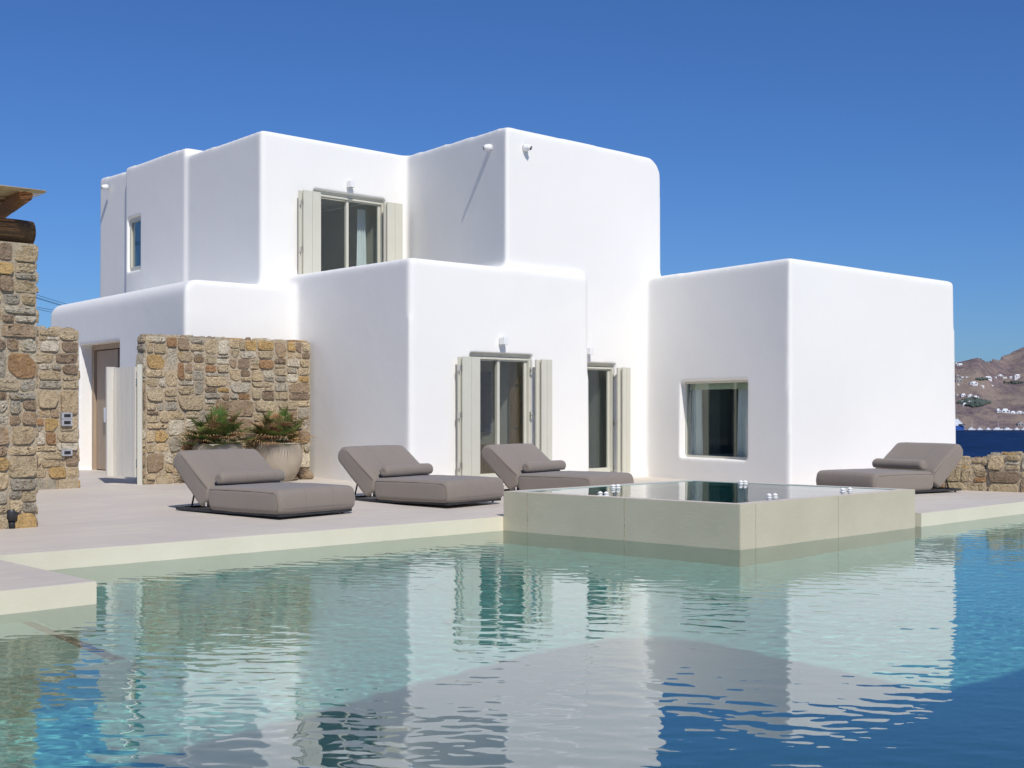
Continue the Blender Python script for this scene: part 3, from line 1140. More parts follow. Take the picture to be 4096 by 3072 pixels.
# ------------------------------------------------------------------ pergola roof of logs and reeds
perg = empty('reed_pergola', f_p.p(.5, -.3, 3.5))
tag(perg, 'roof of round pine logs and bamboo reed mat on the stone pillar', 'pergola')
LB = f_p.p(0, -.22, 3.63)
uA = Vector((ADIR.x, ADIR.y, 0)); uB = Vector((BDIR.x, BDIR.y, 0))
e0 = AT(118, 906, (PR + Vector((0, .15, 0))).y)


def log_mesh(p0, p1, r, n=28, seg=18, seed=0):
    bm = NB()
    rnd = random.Random(seed)
    ax = (p1 - p0)
    pts, rs = [], []
    for i in range(seg + 1):
        t = i / seg
        k = 1 if 0 < i < seg else .94
        pts.append(p0 + ax * t)
        rs.append(r * k * (1 + .04 * math.sin(t * 7 + seed)))
    rings = tube(bm, pts, rs, n, True)
    for v in bm.verts:
        v.co += Vector((noise.noise(v.co * 5), noise.noise(v.co * 5 + Vector((9, 0, 0))), noise.noise(v.co * 5 + Vector((0, 9, 0))))) * r * .07
    for f in bm.faces:
        if len(f.verts) > 6: f.material_index = 1
    return bm


LE1 = f_p.p(f_p.s(122, -.2), -.2, 3.50 + .145)
obj('beam', log_mesh(LE1 - uA * 2.6, LE1, .15, seed=1), None, perg, False, [MAT['log'], MAT['log_end']])
RF = AT(104, 780, 15.05)
obj('rafter', log_mesh(RF, RF + uB * 2.6 - Vector((0, 0, .2)), .085, seed=4), None, perg, False, [MAT['log'], MAT['log_end']])
RF2 = RF - uA * 1.3
obj('rafter', log_mesh(RF2, RF2 + uB * 2.6 - Vector((0, 0, .2)), .085, seed=5), None, perg, False, [MAT['log'], MAT['log_end']])
bm = NB()
rnd = random.Random(3)
tip = AT(191, 764, 15.0)
for i in range(74):
    p = tip + uB * (i * .0185) + Vector((0, 0, rnd.uniform(-.004, .004)))
    end = rnd.uniform(-.10, .03)
    tube(bm, [p + uA * end, p + uA * (end - 1.2) + Vector((0, 0, rnd.uniform(-.006, .006))), p + uA * (end - 3.0)], rnd.uniform(.0055, .0072), 6)
obj('reed_mat', bm, MAT['reed'], perg)
bm = NB()
for k in (.22, .62, 1.02, 1.5):
    pts = []
    for i in range(60):
        pts.append(tip + uB * (i * .0185 * 1.23) - uA * k + Vector((0, 0, .012 if i % 2 else -.012)))
    tube(bm, pts, .0025, 4)
obj('binding_wire', bm, MAT['black_plastic'], perg)

# ------------------------------------------------------------------ hinged shutter panel beside the stone wall
t = empty('shutter_door', GD(561, 1938))
tag(t, 'open grooved grey shutter door hinged on a post beside the entrance', 'shutter')
pb = GD(561, 1938); zt = AT(561, 1458, pb.y).z
pl_ = G(459, 1905, DZ + RISE + .12); fcs = Facade((pl_.x, pl_.y), (pb.x, pb.y))
bm = NB()
box(bm, pb.x - .04, pb.x + .04, pb.y - .04, pb.y + .04, pb.z - .02, zt)
bevel_all(bm, .004, 1)
obj('post', bm, MAT['beige_paint'], t)
z0, z1 = pb.z + .12, zt - .04
L = fcs.len - .11
bm = NB()
n = 9
for i in range(n):
    a = L * i / n
    fcs.box(bm, a + .002, a + L / n - .002, .02 + (.008 if i in (0, n - 1) else 0), -.02, z0, z1)
fcs.box(bm, 0, L, .01, -.01, z0 + .002, z1 - .002)
bevel_all(bm, .003, 1)
obj('panel', bm, MAT['grey_panel'], t)
bm = NB()
q = L * .02
pts = [fcs.p(0, .0, z0), fcs.p(0, .12, z0)]
fcs.box(bm, -.035, .0, .16, -.02, z0 + .003, z1 + .01)
bevel_all(bm, .003, 1)
obj('folded_leaf', bm, MAT['grey_panel'], t)
for z in (z0 + .25, z1 - .25):
    bm = NB()
    fcs.box(bm, L - .005, L + .075, .014, .002, z - .05, z + .05)
    obj('hinge', bm, MAT['steel'], t)


# ------------------------------------------------------------------ loungers
LL, LW = 2.07, 1.32


def soft_box(bm, x0, x1, y0, y1, z0, z1, r, seg=5):
    v, f = box(bm, x0, x1, y0, y1, z0, z1)
    return v


def make_lounger():
    root = empty('sun_lounger')
    # low metal base
    bm = NB()
    for (x0, x1, y0, y1) in ((0, LL - .03, .035, .075), (0, LL - .03, LW - .075, LW - .035), (0, .05, .075, LW - .075), (LL - .08, LL - .03, .075, LW - .075), (.62, .67, .075, LW - .075)):
        box(bm, x0, x1, y0, y1, .022, .060)
    box(bm, .05, .62, .075, LW - .075, .028, .036)
    bevel_all(bm, .003, 1)
    fr = obj('base_frame', bm, MAT['dark_steel'], root)
    for (x, y) in ((.09, .09), (.09, LW - .09), (.75, .09), (.75, LW - .09), (LL - .12, .12), (LL - .12, LW - .12)):
        bm = NB(); lathe(bm, [(.016, 0), (.016, .03)], 10, (x, y, 0)); obj('foot', bm, MAT['black_plastic'], fr)

    def cushion(profile, rnd_w, seg, bulge, name):
        bm = NB()
        n = len(profile)
        a = [bm.verts.new((x, .0, z)) for x, z in profile]
        b = [bm.verts.new((x, LW, z)) for x, z in profile]
        bm.faces.new(a); bm.faces.new(list(reversed(b)))
        for i in range(n):
            j = (i + 1) % n
            bm.faces.new((a[j], a[i], b[i], b[j]))
        bmesh.ops.recalc_face_normals(bm, faces=bm.faces)
        bevel_all(bm, rnd_w, seg, .3)
        # refine and puff
        for k in range(2):
            es = [e for e in bm.edges if e.calc_length() > .16]
            if es: bmesh.ops.subdivide_edges(bm, edges=es, cuts=2, use_grid_fill=True)
        bmesh.ops.triangulate(bm, faces=[f for f in bm.faces if len(f.verts) > 4])
        bm.normal_update()
        cx = sum(p[0] for p in profile) / n; cz = sum(p[1] for p in profile) / n
        xs = [p[0] for p in profile]; zs = [p[1] for p in profile]
        for v in bm.verts:
            ty = 1 - (2 * v.co.y / LW - 1) ** 2
            tx = 1 - abs(2 * (v.co.x - min(xs)) / (max(xs) - min(xs)) - 1) ** 2
            k = bulge * (max(ty, 0) ** .5 * .6 + .4) * (max(tx, 0) ** .5 * .6 + .4)
            wob = noise.noise(v.co * 4.5) * .006
            v.co += v.normal * (k + wob)
        return obj(name, bm, MAT['fabric'], root, True)
    seat = cushion([(.72, .058), (LL - .005, .058), (LL + .025, .19), (LL - .01, .350), (.70, .350), (.685, .20)], .072, 6, .026, 'seat')
    back = cushion([(.55, .085), (.725, .185), (.70, .355), (.15, .795), (.055, .795), (-.025, .70), (-.01, .60)], .055, 6, .018, 'backrest')
    # piped edges of the cushions
    for yy in (-.001, LW + .001):
        pts = [(.74, yy, .322), (1.1, yy, .328), (1.6, yy, .327), (LL - .10, yy, .318), (LL - .045, yy, .285), (LL - .02, yy, .2), (LL - .04, yy, .085)]
        s = -1 if yy < .5 else 1
        bm = NB(); tube(bm, [(x, y + s * .004, z) for x, y, z in pts], .0045, 6)
        obj('piping', bm, MAT['fabric'], seat)
        bm = NB(); tube(bm, [(.69, yy + s * .003, .335), (.43, yy + s * .008, .545), (.17, yy + s * .003, .75)], .0045, 6)
        obj('piping', bm, MAT['fabric'], back)
    bm = NB()
    for y in (.14, LW - .14):
        tube(bm, [(.20, y, .06), (.30, y, .40)], .012, 8)
    tube(bm, [(.30, .14, .40), (.30, LW - .14, .40)], .012, 8)
    obj('strut', bm, MAT['dark_steel'], root)
    bm = NB(); box(bm, .672, .69, -.012, -.009, .10, .15); obj('care_tag', bm, MAT['white_paint'], seat)
    return root


def make_bolster():
    bm = NB()
    r = .088
    L = LW - .22
    prof = [(.0001, 0)] + [(r * .55 * math.sin(a), 0.0) for a in (.6, 1.2)] + [(r * (.62 + .38 * math.sin(t)), .055 * (1 - math.cos(t))) for t in [i * math.pi / 12 for i in range(0, 7)]]
    prof = [(.0001, .006), (r * .35, .0), (r * .62, .002), (r * .82, .014), (r * .95, .038), (r, .07)]
    n = 14
    for i in range(1, n):
        prof.append((r * (1 + .012 * math.sin(i * 1.9)), .07 + (L - .14) * i / n))
    prof += [(r_, L - z_) for r_, z_ in reversed(prof[:6])]
    lathe(bm, prof, 36)
    bmesh.ops.rotate(bm, verts=bm.verts, cent=(0, 0, 0), matrix=Matrix.Rotation(-math.pi / 2, 3, 'X'))
    for v in bm.verts:
        v.co += Vector((noise.noise(v.co * 7), 0, noise.noise(v.co * 7 + Vector((5, 5, 5))))) * .006
        if v.co.z < -r * .8: v.co.z = -r * .8 - (v.co.z + r * .8) * .1
    return obj('bolster_pillow', bm, MAT['fabric'], None, True)


lounger = make_lounger()
bolster = make_bolster()
GL = 'grey cushioned sun loungers on the terrace'
GP = 'grey bolster pillows on the loungers'
LOUNGE = [(GD(1117.5, 2083), 38, 'grey fabric sun lounger in front of the potted palms, nearest of the row'),
          (GD(1793, 2037), 35.5, 'grey fabric sun lounger in the middle of the row of three'),
          (G(2366, 2000), 34.5, 'grey fabric sun lounger partly hidden by the raised spa, in front of the shuttered door'),
          (G(3860, 1969), None, 'grey fabric sun lounger facing left beside the bare sunlit wall')]
PILL = ['grey bolster pillow on the lounger in front of the potted palms', 'grey bolster pillow with a visible zip on the middle lounger',
        'grey bolster pillow on the lounger in front of the shuttered door', 'wrinkled grey bolster pillow on the lounger facing left']
for i, (c, th, lab) in enumerate(LOUNGE):
    o = lounger if i == 0 else copy_tree(lounger)
    p = bolster if i == 0 else copy_tree(bolster)
    if th is not None:
        a = math.radians(th)
        xd = Vector((math.cos(a), -math.sin(a), 0))
        org = c - xd * LL
        rz = -a
    else:
        a = math.radians(31)
        xd = Vector((-math.cos(a), -math.sin(a), 0))
        yd = Vector((math.sin(a), -math.cos(a), 0))
        org = c - yd * LW - Vector((.03, .0, 0))
        rz = math.atan2(xd.y, xd.x)
    zl = deck_z(org.x + xd.x * LL / 2, org.y + xd.y * LL / 2) + .004
    o.location = (org.x, org.y, zl)
    o.rotation_euler = (0, 0, rz)
    tag(o, lab, 'lounger', GL)
    R = Matrix.Rotation(rz, 3, 'Z')
    q = Vector((org.x, org.y, zl)) + R @ Vector((.80, .09 if i != 3 else .11, .385 + .07))
    p.location = q
    p.rotation_euler = (0, 0, rz + (.02 if i == 1 else 0))
    tag(p, PILL[i], 'pillow', GP)


# ------------------------------------------------------------------ potted palms
def palm_mesh(seed, n_leaf, spread, height):
    rnd = random.Random(seed)
    bm = NB()
    lay = bm.verts.layers.float_color.new('Col')

    def strip(pts, ws, side, cols):
        prev = None
        for p, w, c in zip(pts, ws, cols):
            a = bm.verts.new(p - side * w); b = bm.verts.new(p + side * w)
            a[lay] = (*c, 1); b[lay] = (*c, 1)
            if prev: bm.faces.new((prev[0], prev[1], b, a))
            prev = (a, b)
    for i in range(n_leaf):
        t = i / n_leaf
        az = i * 2.399 + rnd.uniform(-.3, .3)
        el = math.radians(88 - 74 * t ** .8 + rnd.uniform(-8, 8))
        ln = rnd.uniform(.26, .52) * (1.15 - .3 * t)
        dry = rnd.random() < (.18 + .36 * t)
        d = Vector((math.cos(az) * math.cos(el), math.sin(az) * math.cos(el), math.sin(el)))
        base = Vector((math.cos(az) * .05, math.sin(az) * .05, .0))
        tip = base + d * ln + Vector((0, 0, -.05 * t))
        side = d.cross(Vector((0, 0, 1)))
        if side.length < .05: side = Vector((1, 0, 0))
        side.normalize()
        g0 = (.055, .085, .02)
        strip([base, (base + tip) / 2, tip], (.006, .005, .004), side, [g0] * 3)
        up = side.cross(d).normalized()
        nb = rnd.randint(15, 20)
        rad = rnd.uniform(.26, .40) * spread
        span = rnd.uniform(1.15, 1.5)
        fold = rnd.uniform(.15, .45)
        for k in range(nb):
            a = -span + 2 * span * k / (nb - 1)
            dirv = (d * math.cos(a) + side * math.sin(a) + up * (fold * abs(math.sin(a)) - .05)).normalized()
            L = rad * (1 - .22 * abs(a) / span) * rnd.uniform(.85, 1.1)
            droop = Vector((0, 0, -.10 * L / .3 * (1.3 if dry else .7)))
            wv = dirv.cross(up).normalized()
            green = Vector((.10, .17, .035)) * rnd.uniform(.7, 1.35)
            brown = Vector((.36, .18, .085)) * rnd.uniform(.6, 1.2)
            tan = Vector((.50, .33, .17)) * rnd.uniform(.8, 1.1)
            if dry: cs = [brown * .8, brown, tan, tan]
            else:
                e = rnd.random() < .5
                cs = [green * .8, green, green * 1.1 if not e else (green + brown) / 2, brown if e or rnd.random() < .4 else green * 1.2]
            strip([tip, tip + dirv * L * .35, tip + dirv * L * .72 + droop * .4, tip + dirv * L + droop], (.004, .0105, .008, .0012), wv, cs)
    return bm


def pot(px, d, seed, label):
    c = Vector(((px - CX) / F * d, d, deck_z((px - CX) / F * d, d)))
    t = empty('potted_palm', c)
    tag(t, label, 'potted plant', 'potted fan palms in front of the stone wall')
    bm = NB()
    lathe(bm, [(.0001, .0), (.22, .0), (.27, .03), (.36, .16), (.425, .34), (.44, .46), (.43, .60), (.415, .69), (.40, .695), (.385, .69), (.395, .58), (.40, .55)], 48, c)
    obj('pot', bm, MAT['pot_clay'], t, True)
    bm = NB()
    lathe(bm, [(.0001, .60), (.2, .605), (.398, .58)], 32, c)
    obj('soil', bm, MAT['soil'], t, True)
    bm = palm_mesh(seed, 60, 1.08, 1)
    bmesh.ops.translate(bm, verts=bm.verts, vec=c + Vector((0, 0, .60)))
    obj('fronds', bm, MAT['palm'], t)


pot(872, 22.75, 5, 'fan palm in a round clay pot mostly hidden by the nearest lounger backrest')
pot(1112, 23.55, 8, 'dry tipped fan palm in the fully visible round taupe pot')

# ------------------------------------------------------------------ terrace and pool
SPF = G(2960.5, 2201, 0); SPL = G(2013, 2122, 0); SPR = G(3661, 2111, 0)
f2 = lambda p: V2(p.x, p.y)
sf, sl, sr = f2(SPF), f2(SPL), f2(SPR)
sb = sl + sr - sf
dl = f2(G(1987.5, 2119.7, 0))            # left terrace edge by the spa
el = (dl - f2(G(193.7, 2280.6, 0))).normalized()
rc = f2(G(3685.4, 2107.6, 0)); er = (f2(G(4096, 2054.4, 0)) - rc).normalized()
pc = f2(G(386.4, 2416, 0))
pu = (pc - f2(G(0, 2460.4, 0))).normalized()
pb_ = (f2(G(0, 2239.8)) - f2(G(386, 2326))).normalized()
# where the platform side meets the terrace edge
den = pb_.x * el.y - pb_.y * el.x
tt = ((dl.x - pc.x) * el.y - (dl.y - pc.y) * el.x) / den
pj = pc + pb_ * tt
deck_pts = [pc - pu * 9, pc, pj, sl - el * .02, sb + BDIR * .0, rc, rc + er * 14, rc + er * 14 + V2(-4, 12), V2(2, 40), V2(-22, 40), V2(-24, 20)]
bm = NB()
a, b = prism(bm, deck_pts, -1.6, DZ)
for f in bm.faces:
    if f.normal.z < .5: f.material_index = 1
bm.normal_update()
for f in bm.faces:
    f.material_index = 0 if f.normal.z > .5 else 1
es = [e for e in bm.edges if abs(e.verts[0].co.z - DZ) < 1e-4 and abs(e.verts[1].co.z - DZ) < 1e-4]
bmesh.ops.bevel(bm, geom=es, offset=.006, segments=2, affect='EDGES')
for k in range(-12, 45):
    for co_p, no_p in (((k * .8, 0, 0), (1, 0, 0)), ((0, k * .8 + 4, 0), (0, 1, 0))):
        tops = [f for f in bm.faces if f.normal.z > .9]
        gg = tops + list({e for f in tops for e in f.edges}) + list({v for f in tops for v in f.verts})
        bmesh.ops.bisect_plane(bm, geom=gg, plane_co=co_p, plane_no=no_p, dist=.001)
for v in bm.verts:
    if v.co.z > DZ - .05: v.co.z += deck_z(v.co.x, v.co.y) - DZ
deck = obj('pool_deck', bm, None, None, False, [MAT['tile'], MAT['pool']])
tag(deck, kind='structure')
# pool basin: floor, near and side walls
bm = NB()
FLOOR = -1.45
x0, x1, y0, y1 = -16, 22, 3.3, 34
box(bm, x0, x1, y0, y1, FLOOR - .2, FLOOR)
mottled('pool_floor_tile', (.56, .72, .62), (.65, .81, .70), .9, .5, 0, .1, 12, .3)
basin = obj('pool_floor', bm, MAT['pool_floor_tile'])
tag(basin, kind='structure')
bm = NB()
box(bm, -24, 26, -8, 3.6, -1.6, DZ)
near = obj('near_deck', bm, MAT['tile'])
tag(near, kind='structure')
# submerged ledge in front of the left platform with two dark drain strips
bm = NB()
qa, qb = V2(-3.66, 10.10), V2(-2.45, 8.55)
dq = (qb - qa).normalized(); nq = V2(-dq.y, dq.x)
if nq.x > 0: nq = -nq
LZ = -.42
prism(bm, [qa - dq * .6, qa - dq * .6 + nq * 6, qb + nq * 6, qb], -1.6, LZ)
bmesh.ops.recalc_face_normals(bm, faces=bm.faces)
ledge = obj('submerged_ledge', bm, MAT['pool'])
tag(ledge, 'pale submerged ledge under the water in front of the left platform', 'pool ledge')
for o_ in (.03, .95):
    bm = NB()
    p0, p1 = qa + nq * o_, qb - dq * .1 + nq * o_
    prism(bm, [p0, p0 + nq * .09, p1 + nq * .09, p1], LZ - .01, LZ + .006)
    bmesh.ops.recalc_face_normals(bm, faces=bm.faces)
    obj('drain_strip', bm, MAT['drain'], ledge)

# wave field of the pool surface
rng = np.random.default_rng(5)
wx0, wx1, wy0, wy1, st_ = -8.5, 12.5, 3.45, 20.8, .021
nx, ny = int((wx1 - wx0) / st_), int((wy1 - wy0) / st_)
xs = np.linspace(wx0, wx1, nx + 1); ys = np.linspace(wy0, wy1, ny + 1)
X, Y = np.meshgrid(xs, ys)


def waves(X, Y, n, lmin, lmax, slope, d0, spread, seed):
    r = np.random.default_rng(seed)
    H = np.zeros_like(X)
    s = slope / math.sqrt(n / 2)
    for _ in range(n):
        lam = math.exp(r.uniform(math.log(lmin), math.log(lmax)))
        k = 2 * math.pi / lam
        a = d0 + r.normal(0, spread)
        amp = s / k * r.uniform(.5, 1.3)
        H += amp * np.sin(k * (math.cos(a) * X + math.sin(a) * Y) + r.uniform(0, 6.28))
    return H


P1 = waves(X, Y, 14, 3, 9, 1, .8, 1.5, 21)
P1 = (P1 - P1.min()) / (P1.max() - P1.min())
P2 = waves(X, Y, 14, 1.2, 4, 1, .8, 1.5, 22); P2 = (P2 - P2.min()) / (P2.max() - P2.min())
Hh = waves(X, Y, 70, .10, .34, .0140, 1.35, .5, 1) * (.2 + 1.3 * P1) * (.5 + P2) + waves(X, Y, 30, .6, 2.2, .0035, 1.0, .8, 2)
Hh += waves(X, Y, 60, .065, .12, .0165, 1.5, .6, 3) * (1.2 - P2)
nv = (nx + 1) * (ny + 1)
co = np.empty((nv + 4, 3), dtype=np.float32)
co[:nv, 0] = X.ravel(); co[:nv, 1] = Y.ravel(); co[:nv, 2] = Hh.ravel()
zb = FLOOR - .1
co[nv:] = [(wx0, wy0, zb), (wx1, wy0, zb), (wx1, wy1, zb), (wx0, wy1, zb)]
i = np.arange(nx); j = np.arange(ny)
I, J = np.meshgrid(i, j)
v0 = (J * (nx + 1) + I).ravel()
quads = np.stack([v0, v0 + 1, v0 + nx + 2, v0 + nx + 1], 1)
loops = [quads.ravel()]
totals = [np.full(len(quads), 4)]
b0, b1, b2, b3 = nv, nv + 1, nv + 2, nv + 3
row0 = list(range(nx + 1)); rowN = [ny * (nx + 1) + k for k in range(nx + 1)]
col0 = [k * (nx + 1) for k in range(ny + 1)]; colN = [k * (nx + 1) + nx for k in range(ny + 1)]
ngons = [[b0, b1] + row0[::-1], [b1, b2] + colN[::-1], [b2, b3] + rowN, [b3, b0] + col0, [b3, b2, b1, b0]]
for g in ngons:
    loops.append(np.array(g)); totals.append(np.array([len(g)]))
loops = np.concatenate(loops); totals = np.concatenate(totals)
me = bpy.data.meshes.new('pool_water')
me.vertices.add(len(co)); me.vertices.foreach_set('co', co.ravel())
me.loops.add(len(loops)); me.loops.foreach_set('vertex_index', loops.astype(np.int32))
me.polygons.add(len(totals))
me.polygons.foreach_set('loop_start', np.concatenate([[0], np.cumsum(totals)[:-1]]).astype(np.int32))
sm = np.ones(len(totals), dtype=bool); sm[-5:] = False
me.polygons.foreach_set('use_smooth', sm)
me.update(calc_edges=True)
me.validate()
me.materials.append(MAT['water'])
water = bpy.data.objects.new('pool_water', me)
COL.objects.link(water)
tag(water, kind='structure')

# ------------------------------------------------------------------ raised spa
spa = empty('raised_spa', ((sf.x + sb.x) / 2, (sf.y + sb.y) / 2, 0))
tag(spa, 'raised square spa clad in beige stone tiles at the pool corner', 'spa')
SZ = .508
fL = Facade(sl, sf); fR = Facade(sf, sr)
cen = (sf + sb) / 2


def ins(p, k):
    # inset rhombus corner
    e1 = (sr - sf).normalized(); e2 = (sl - sf).normalized()
    x = (p - sf).dot(e1); y = (p - sf).dot(e2)
    w1 = (sr - sf).length; w2 = (sl - sf).length
    return sf + e1 * (k if x < w1 / 2 else w1 - k) + e2 * (k if y < w2 / 2 else w2 - k)


inner = [ins(p, .16) for p in (sf, sr, sb, sl)]
outer = [sf, sr, sb, sl]
bm = NB()
va = [bm.verts.new((p.x, p.y, -1.6)) for p in outer]
vb = [bm.verts.new((p.x, p.y, SZ)) for p in outer]
vc = [bm.verts.new((p.x, p.y, SZ)) for p in inner]
vd = [bm.verts.new((p.x, p.y, -.35)) for p in inner]
for i in range(4):
    j = (i + 1) % 4
    f = bm.faces.new((va[i], va[j], vb[j], vb[i])); f.material_index = 0
    f = bm.faces.new((vb[i], vb[j], vc[j], vc[i])); f.material_index = 1
    f = bm.faces.new((vc[i], vc[j], vd[j], vd[i])); f.material_index = 2
f = bm.faces.new(vd); f.material_index = 2
es = [e for e in bm.edges if all(abs(v.co.z - SZ) < 1e-4 for v in e.verts) and any(v in vb for v in e.verts) and not any(v in vc for v in e.verts)]
es += [bm.edges.get((va[i], vb[i])) for i in range(4)]
bmesh.ops.bevel(bm, geom=[e for e in es if e], offset=.006, segments=2, affect='EDGES')
mottled('spa_lining', (.42, .56, .50), (.48, .62, .56), 3, .5)
# tile joints, a hair proud
for x in (2110, 2498):
    s = fL.s(x)
    fL.box(bm, s - .004, s + .004, .0022, -.01, -.02, SZ - .012, 3)
for x in (3023, 3353):
    s = fR.s(x)
    fR.box(bm, s - .004, s + .004, .0022, -.01, -.02, SZ - .012, 3)
obj('shell', bm, None, spa, False, [MAT['spa'], MAT['tile'], MAT['spa_lining'], MAT['mortar']])
# bench under water
bm = NB()
i2 = [ins(p, .52) for p in (sf, sr, sb, sl)]
i1 = [ins(p, .165) for p in (sf, sr, sb, sl)]
va = [bm.verts.new((p.x, p.y, .06)) for p in i1]; vb = [bm.verts.new((p.x, p.y, .06)) for p in i2]; vc = [bm.verts.new((p.x, p.y, -.34)) for p in i2]
for i in range(4):
    j = (i + 1) % 4
    bm.faces.new((va[i], va[j], vb[j], vb[i])); bm.faces.new((vb[i], vb[j], vc[j], vc[i]))
obj('bench', bm, MAT['spa_lining'], spa)
# spa water, slightly rippled
bm = NB()
wi = [ins(p, .158) for p in (sf, sr, sb, sl)]
n = 90
e1 = (wi[1] - wi[0]); e2 = (wi[3] - wi[0])
g = []
spx = np.array([[(wi[0] + e1 * (i / n) + e2 * (j / n)).x for i in range(n + 1)] for j in range(n + 1)])
spy = np.array([[(wi[0] + e1 * (i / n) + e2 * (j / n)).y for i in range(n + 1)] for j in range(n + 1)])
sh = waves(spx, spy, 30, .25, .9, .0045, .9, .8, 9)
for j in range(n + 1):
    g.append([bm.verts.new((spx[j, i], spy[j, i], SZ - .006 + sh[j, i])) for i in range(n + 1)])
for j in range(n):
    for i in range(n):
        f = bm.faces.new((g[j][i], g[j][i + 1], g[j + 1][i + 1], g[j + 1][i])); f.smooth = True
lo = [bm.verts.new((p.x, p.y, -.37)) for p in wi]
bm.faces.new([lo[3], lo[2], lo[1], lo[0]])
bm.faces.new([lo[0], lo[1]] + [g[0][i] for i in range(n, -1, -1)])
bm.faces.new([lo[1], lo[2]] + [g[j][n] for j in range(n, -1, -1)])
bm.faces.new([lo[2], lo[3]] + [g[n][i] for i in range(0, n + 1)])
bm.faces.new([lo[3], lo[0]] + [g[j][0] for j in range(0, n + 1)])
spaw = obj('spa_water', bm, MAT['spa_water'], spa)


# little white air valves round the rim
def knob():
    t = empty('air_valve')
    bm = NB(); lathe(bm, [(.0001, 0), (.040, .0), (.040, .006), (.024, .01), (.020, .026)], 20); obj('valve_base', bm, MAT['matt_white'], t, True)
    bm = NB(); lathe(bm, [(.024, .024), (.034, .026), (.034, .032), (.022, .043), (.009, .051), (.0001, .053)], 20); obj('valve_cap', bm, MAT['matt_white'], t, True)
    return t


kb = knob()
KN = [(2401, 1982, 'white spa air valve, left one of the pair at the near left rim'), (2425, 1983, 'white spa air valve, right one of the pair at the near left rim'),
      (2453, 1953, 'white spa air valve, left one of the pair at the far left rim'), (2472, 1952, 'white spa air valve, right one of the pair at the far left rim'),
      (2963, 1936, 'white spa air valve, left one of the pair at the rear rim below the window'), (2981, 1936, 'white spa air valve, right one of the pair at the rear rim below the window'),
      (3076, 1991, 'white spa air valve, left one of the pair at the near right rim'), (3100, 1990, 'white spa air valve, right one of the pair at the near right rim'),
      (3371, 1967, 'white spa air valve, left one of the pair at the far right rim'), (3399, 1965, 'white spa air valve, right one of the pair at the far right rim')]
for i, (x, y, lab) in enumerate(KN):
    o = kb if i == 0 else copy_tree(kb)
    o.location = G(x, y, SZ - .004)
    tag(o, lab, 'valve', 'white air valves on the spa rim')

# ------------------------------------------------------------------ terrain, sea, far shore
SEA = -35.0
bm = NB()
pr = [(-60, DZ - .45), (-20, DZ - .45), (40, DZ - .45), (48, -3), (90, -20), (170, SEA - 2), (260, SEA - 6)]
rows = []
for (yy, zz) in [(-60, -.9), (-9, -.9), (3.0, -.9), (34, -.6), (42, -1.2), (60, -7), (100, -22), (170, SEA - 2), (260, SEA - 8)]:
    rows.append([bm.verts.new((x, yy, zz + (noise.noise(Vector((x * .05, yy * .05, 1))) * 2 if yy > 50 else 0))) for x in range(-160, 181, 20)])
for j in range(len(rows) - 1):
    for i in range(len(rows[0]) - 1):
        bm.faces.new((rows[j][i], rows[j][i + 1], rows[j + 1][i + 1], rows[j + 1][i]))
# leave a hole where the pool basin is dug in
bmesh.ops.delete(bm, geom=[f for f in bm.faces if f.calc_center_median().y < 34 and f.calc_center_median().y > 3 and abs(f.calc_center_median().x) < 30], context='FACES')
tag(obj('ground', bm, MAT['dry_ground'], None, True), kind='structure')
bm = NB()
v = [bm.verts.new(p) for p in ((-6000, 120, SEA), (6000, 120, SEA), (9000, 16000, SEA), (-9000, 16000, SEA))]
bm.faces.new(v)
tag(obj('sea', bm, MAT['sea']), kind='structure')

SKY = [(2600, 1500), (3200, 1470), (3600, 1452), (3780, 1450), (3821, 1449), (3838, 1447.7), (3874, 1438), (3891, 1432), (3921, 1427.6), (3937, 1439), (3944, 1441), (3997, 1432), (4031, 1417), (4055, 1405), (4096, 1388), (4180, 1372), (4300, 1395), (4500, 1430), (4900, 1480)]
SHORE = 2485.0


def hill_z(x, y):
    px = CX + F * x / y
    t = max(0.0, min(1.0, (px - 3900) / 160))
    yr = 3350 + 900 * (t * t * (3 - 2 * t))
    e = None
    if px <= SKY[0][0]: e = SKY[0][1]
    elif px >= SKY[-1][0]: e = SKY[-1][1]
    else:
        for (a, b), (c, d) in zip(SKY, SKY[1:]):
            if a <= px <= c:
                e = b + (d - b) * (px - a) / (c - a); break
    H = EYE + (HV - e) / F * yr
    u = (y - SHORE) / (yr - SHORE)
    if u < 0: return SEA - 10
    if u <= 1:
        k = .10 * min(1, u * 14) + .90 * (u ** 1.12)
        if u < .012: k *= u / .012
    else: k = max(0, 1 - (u - 1) * 1.6)
    rough = (noise.noise(Vector((x * .006, y * .006, 0))) * 16 + noise.noise(Vector((x * .02, y * .02, 3))) * 7 + noise.noise(Vector((x * .06, y * .06, 5))) * 2.5)
    fade = min(1, u * 6) * (1 - .75 * max(0, 1 - abs(u - 1) * 6))
    return SEA + 1.5 + (H - SEA - 1.5) * k + rough * fade


bm = NB()
rows = []
NXH, NYH = 170, 120
for j in range(NYH + 1):
    y = SHORE + 2300 * (j / NYH) ** 1.15
    rows.append([bm.verts.new((x_, y, hill_z(x_, y))) for x_ in [(2700 - CX + 2000 * i / NXH) / F * y for i in range(NXH + 1)]])
for j in range(NYH):
    for i in range(NXH):
        f = bm.faces.new((rows[j][i], rows[j][i + 1], rows[j + 1][i + 1], rows[j + 1][i])); f.smooth = True
tag(obj('hills', bm, MAT['hill']), kind='structure')


def on_hill(px, py):
    a, b = SHORE + 2, 4600.0
    y = a
    while y < b:
        x = (px - CX) / F * y
        z = EYE - (py - HV) / F * y
        if hill_z(x, y) >= z: return Vector((x, y, hill_z(x, y)))
        y += 4
    return Vector(((px - CX) / F * 3300, 3300, EYE - (py - HV) / F * 3300))


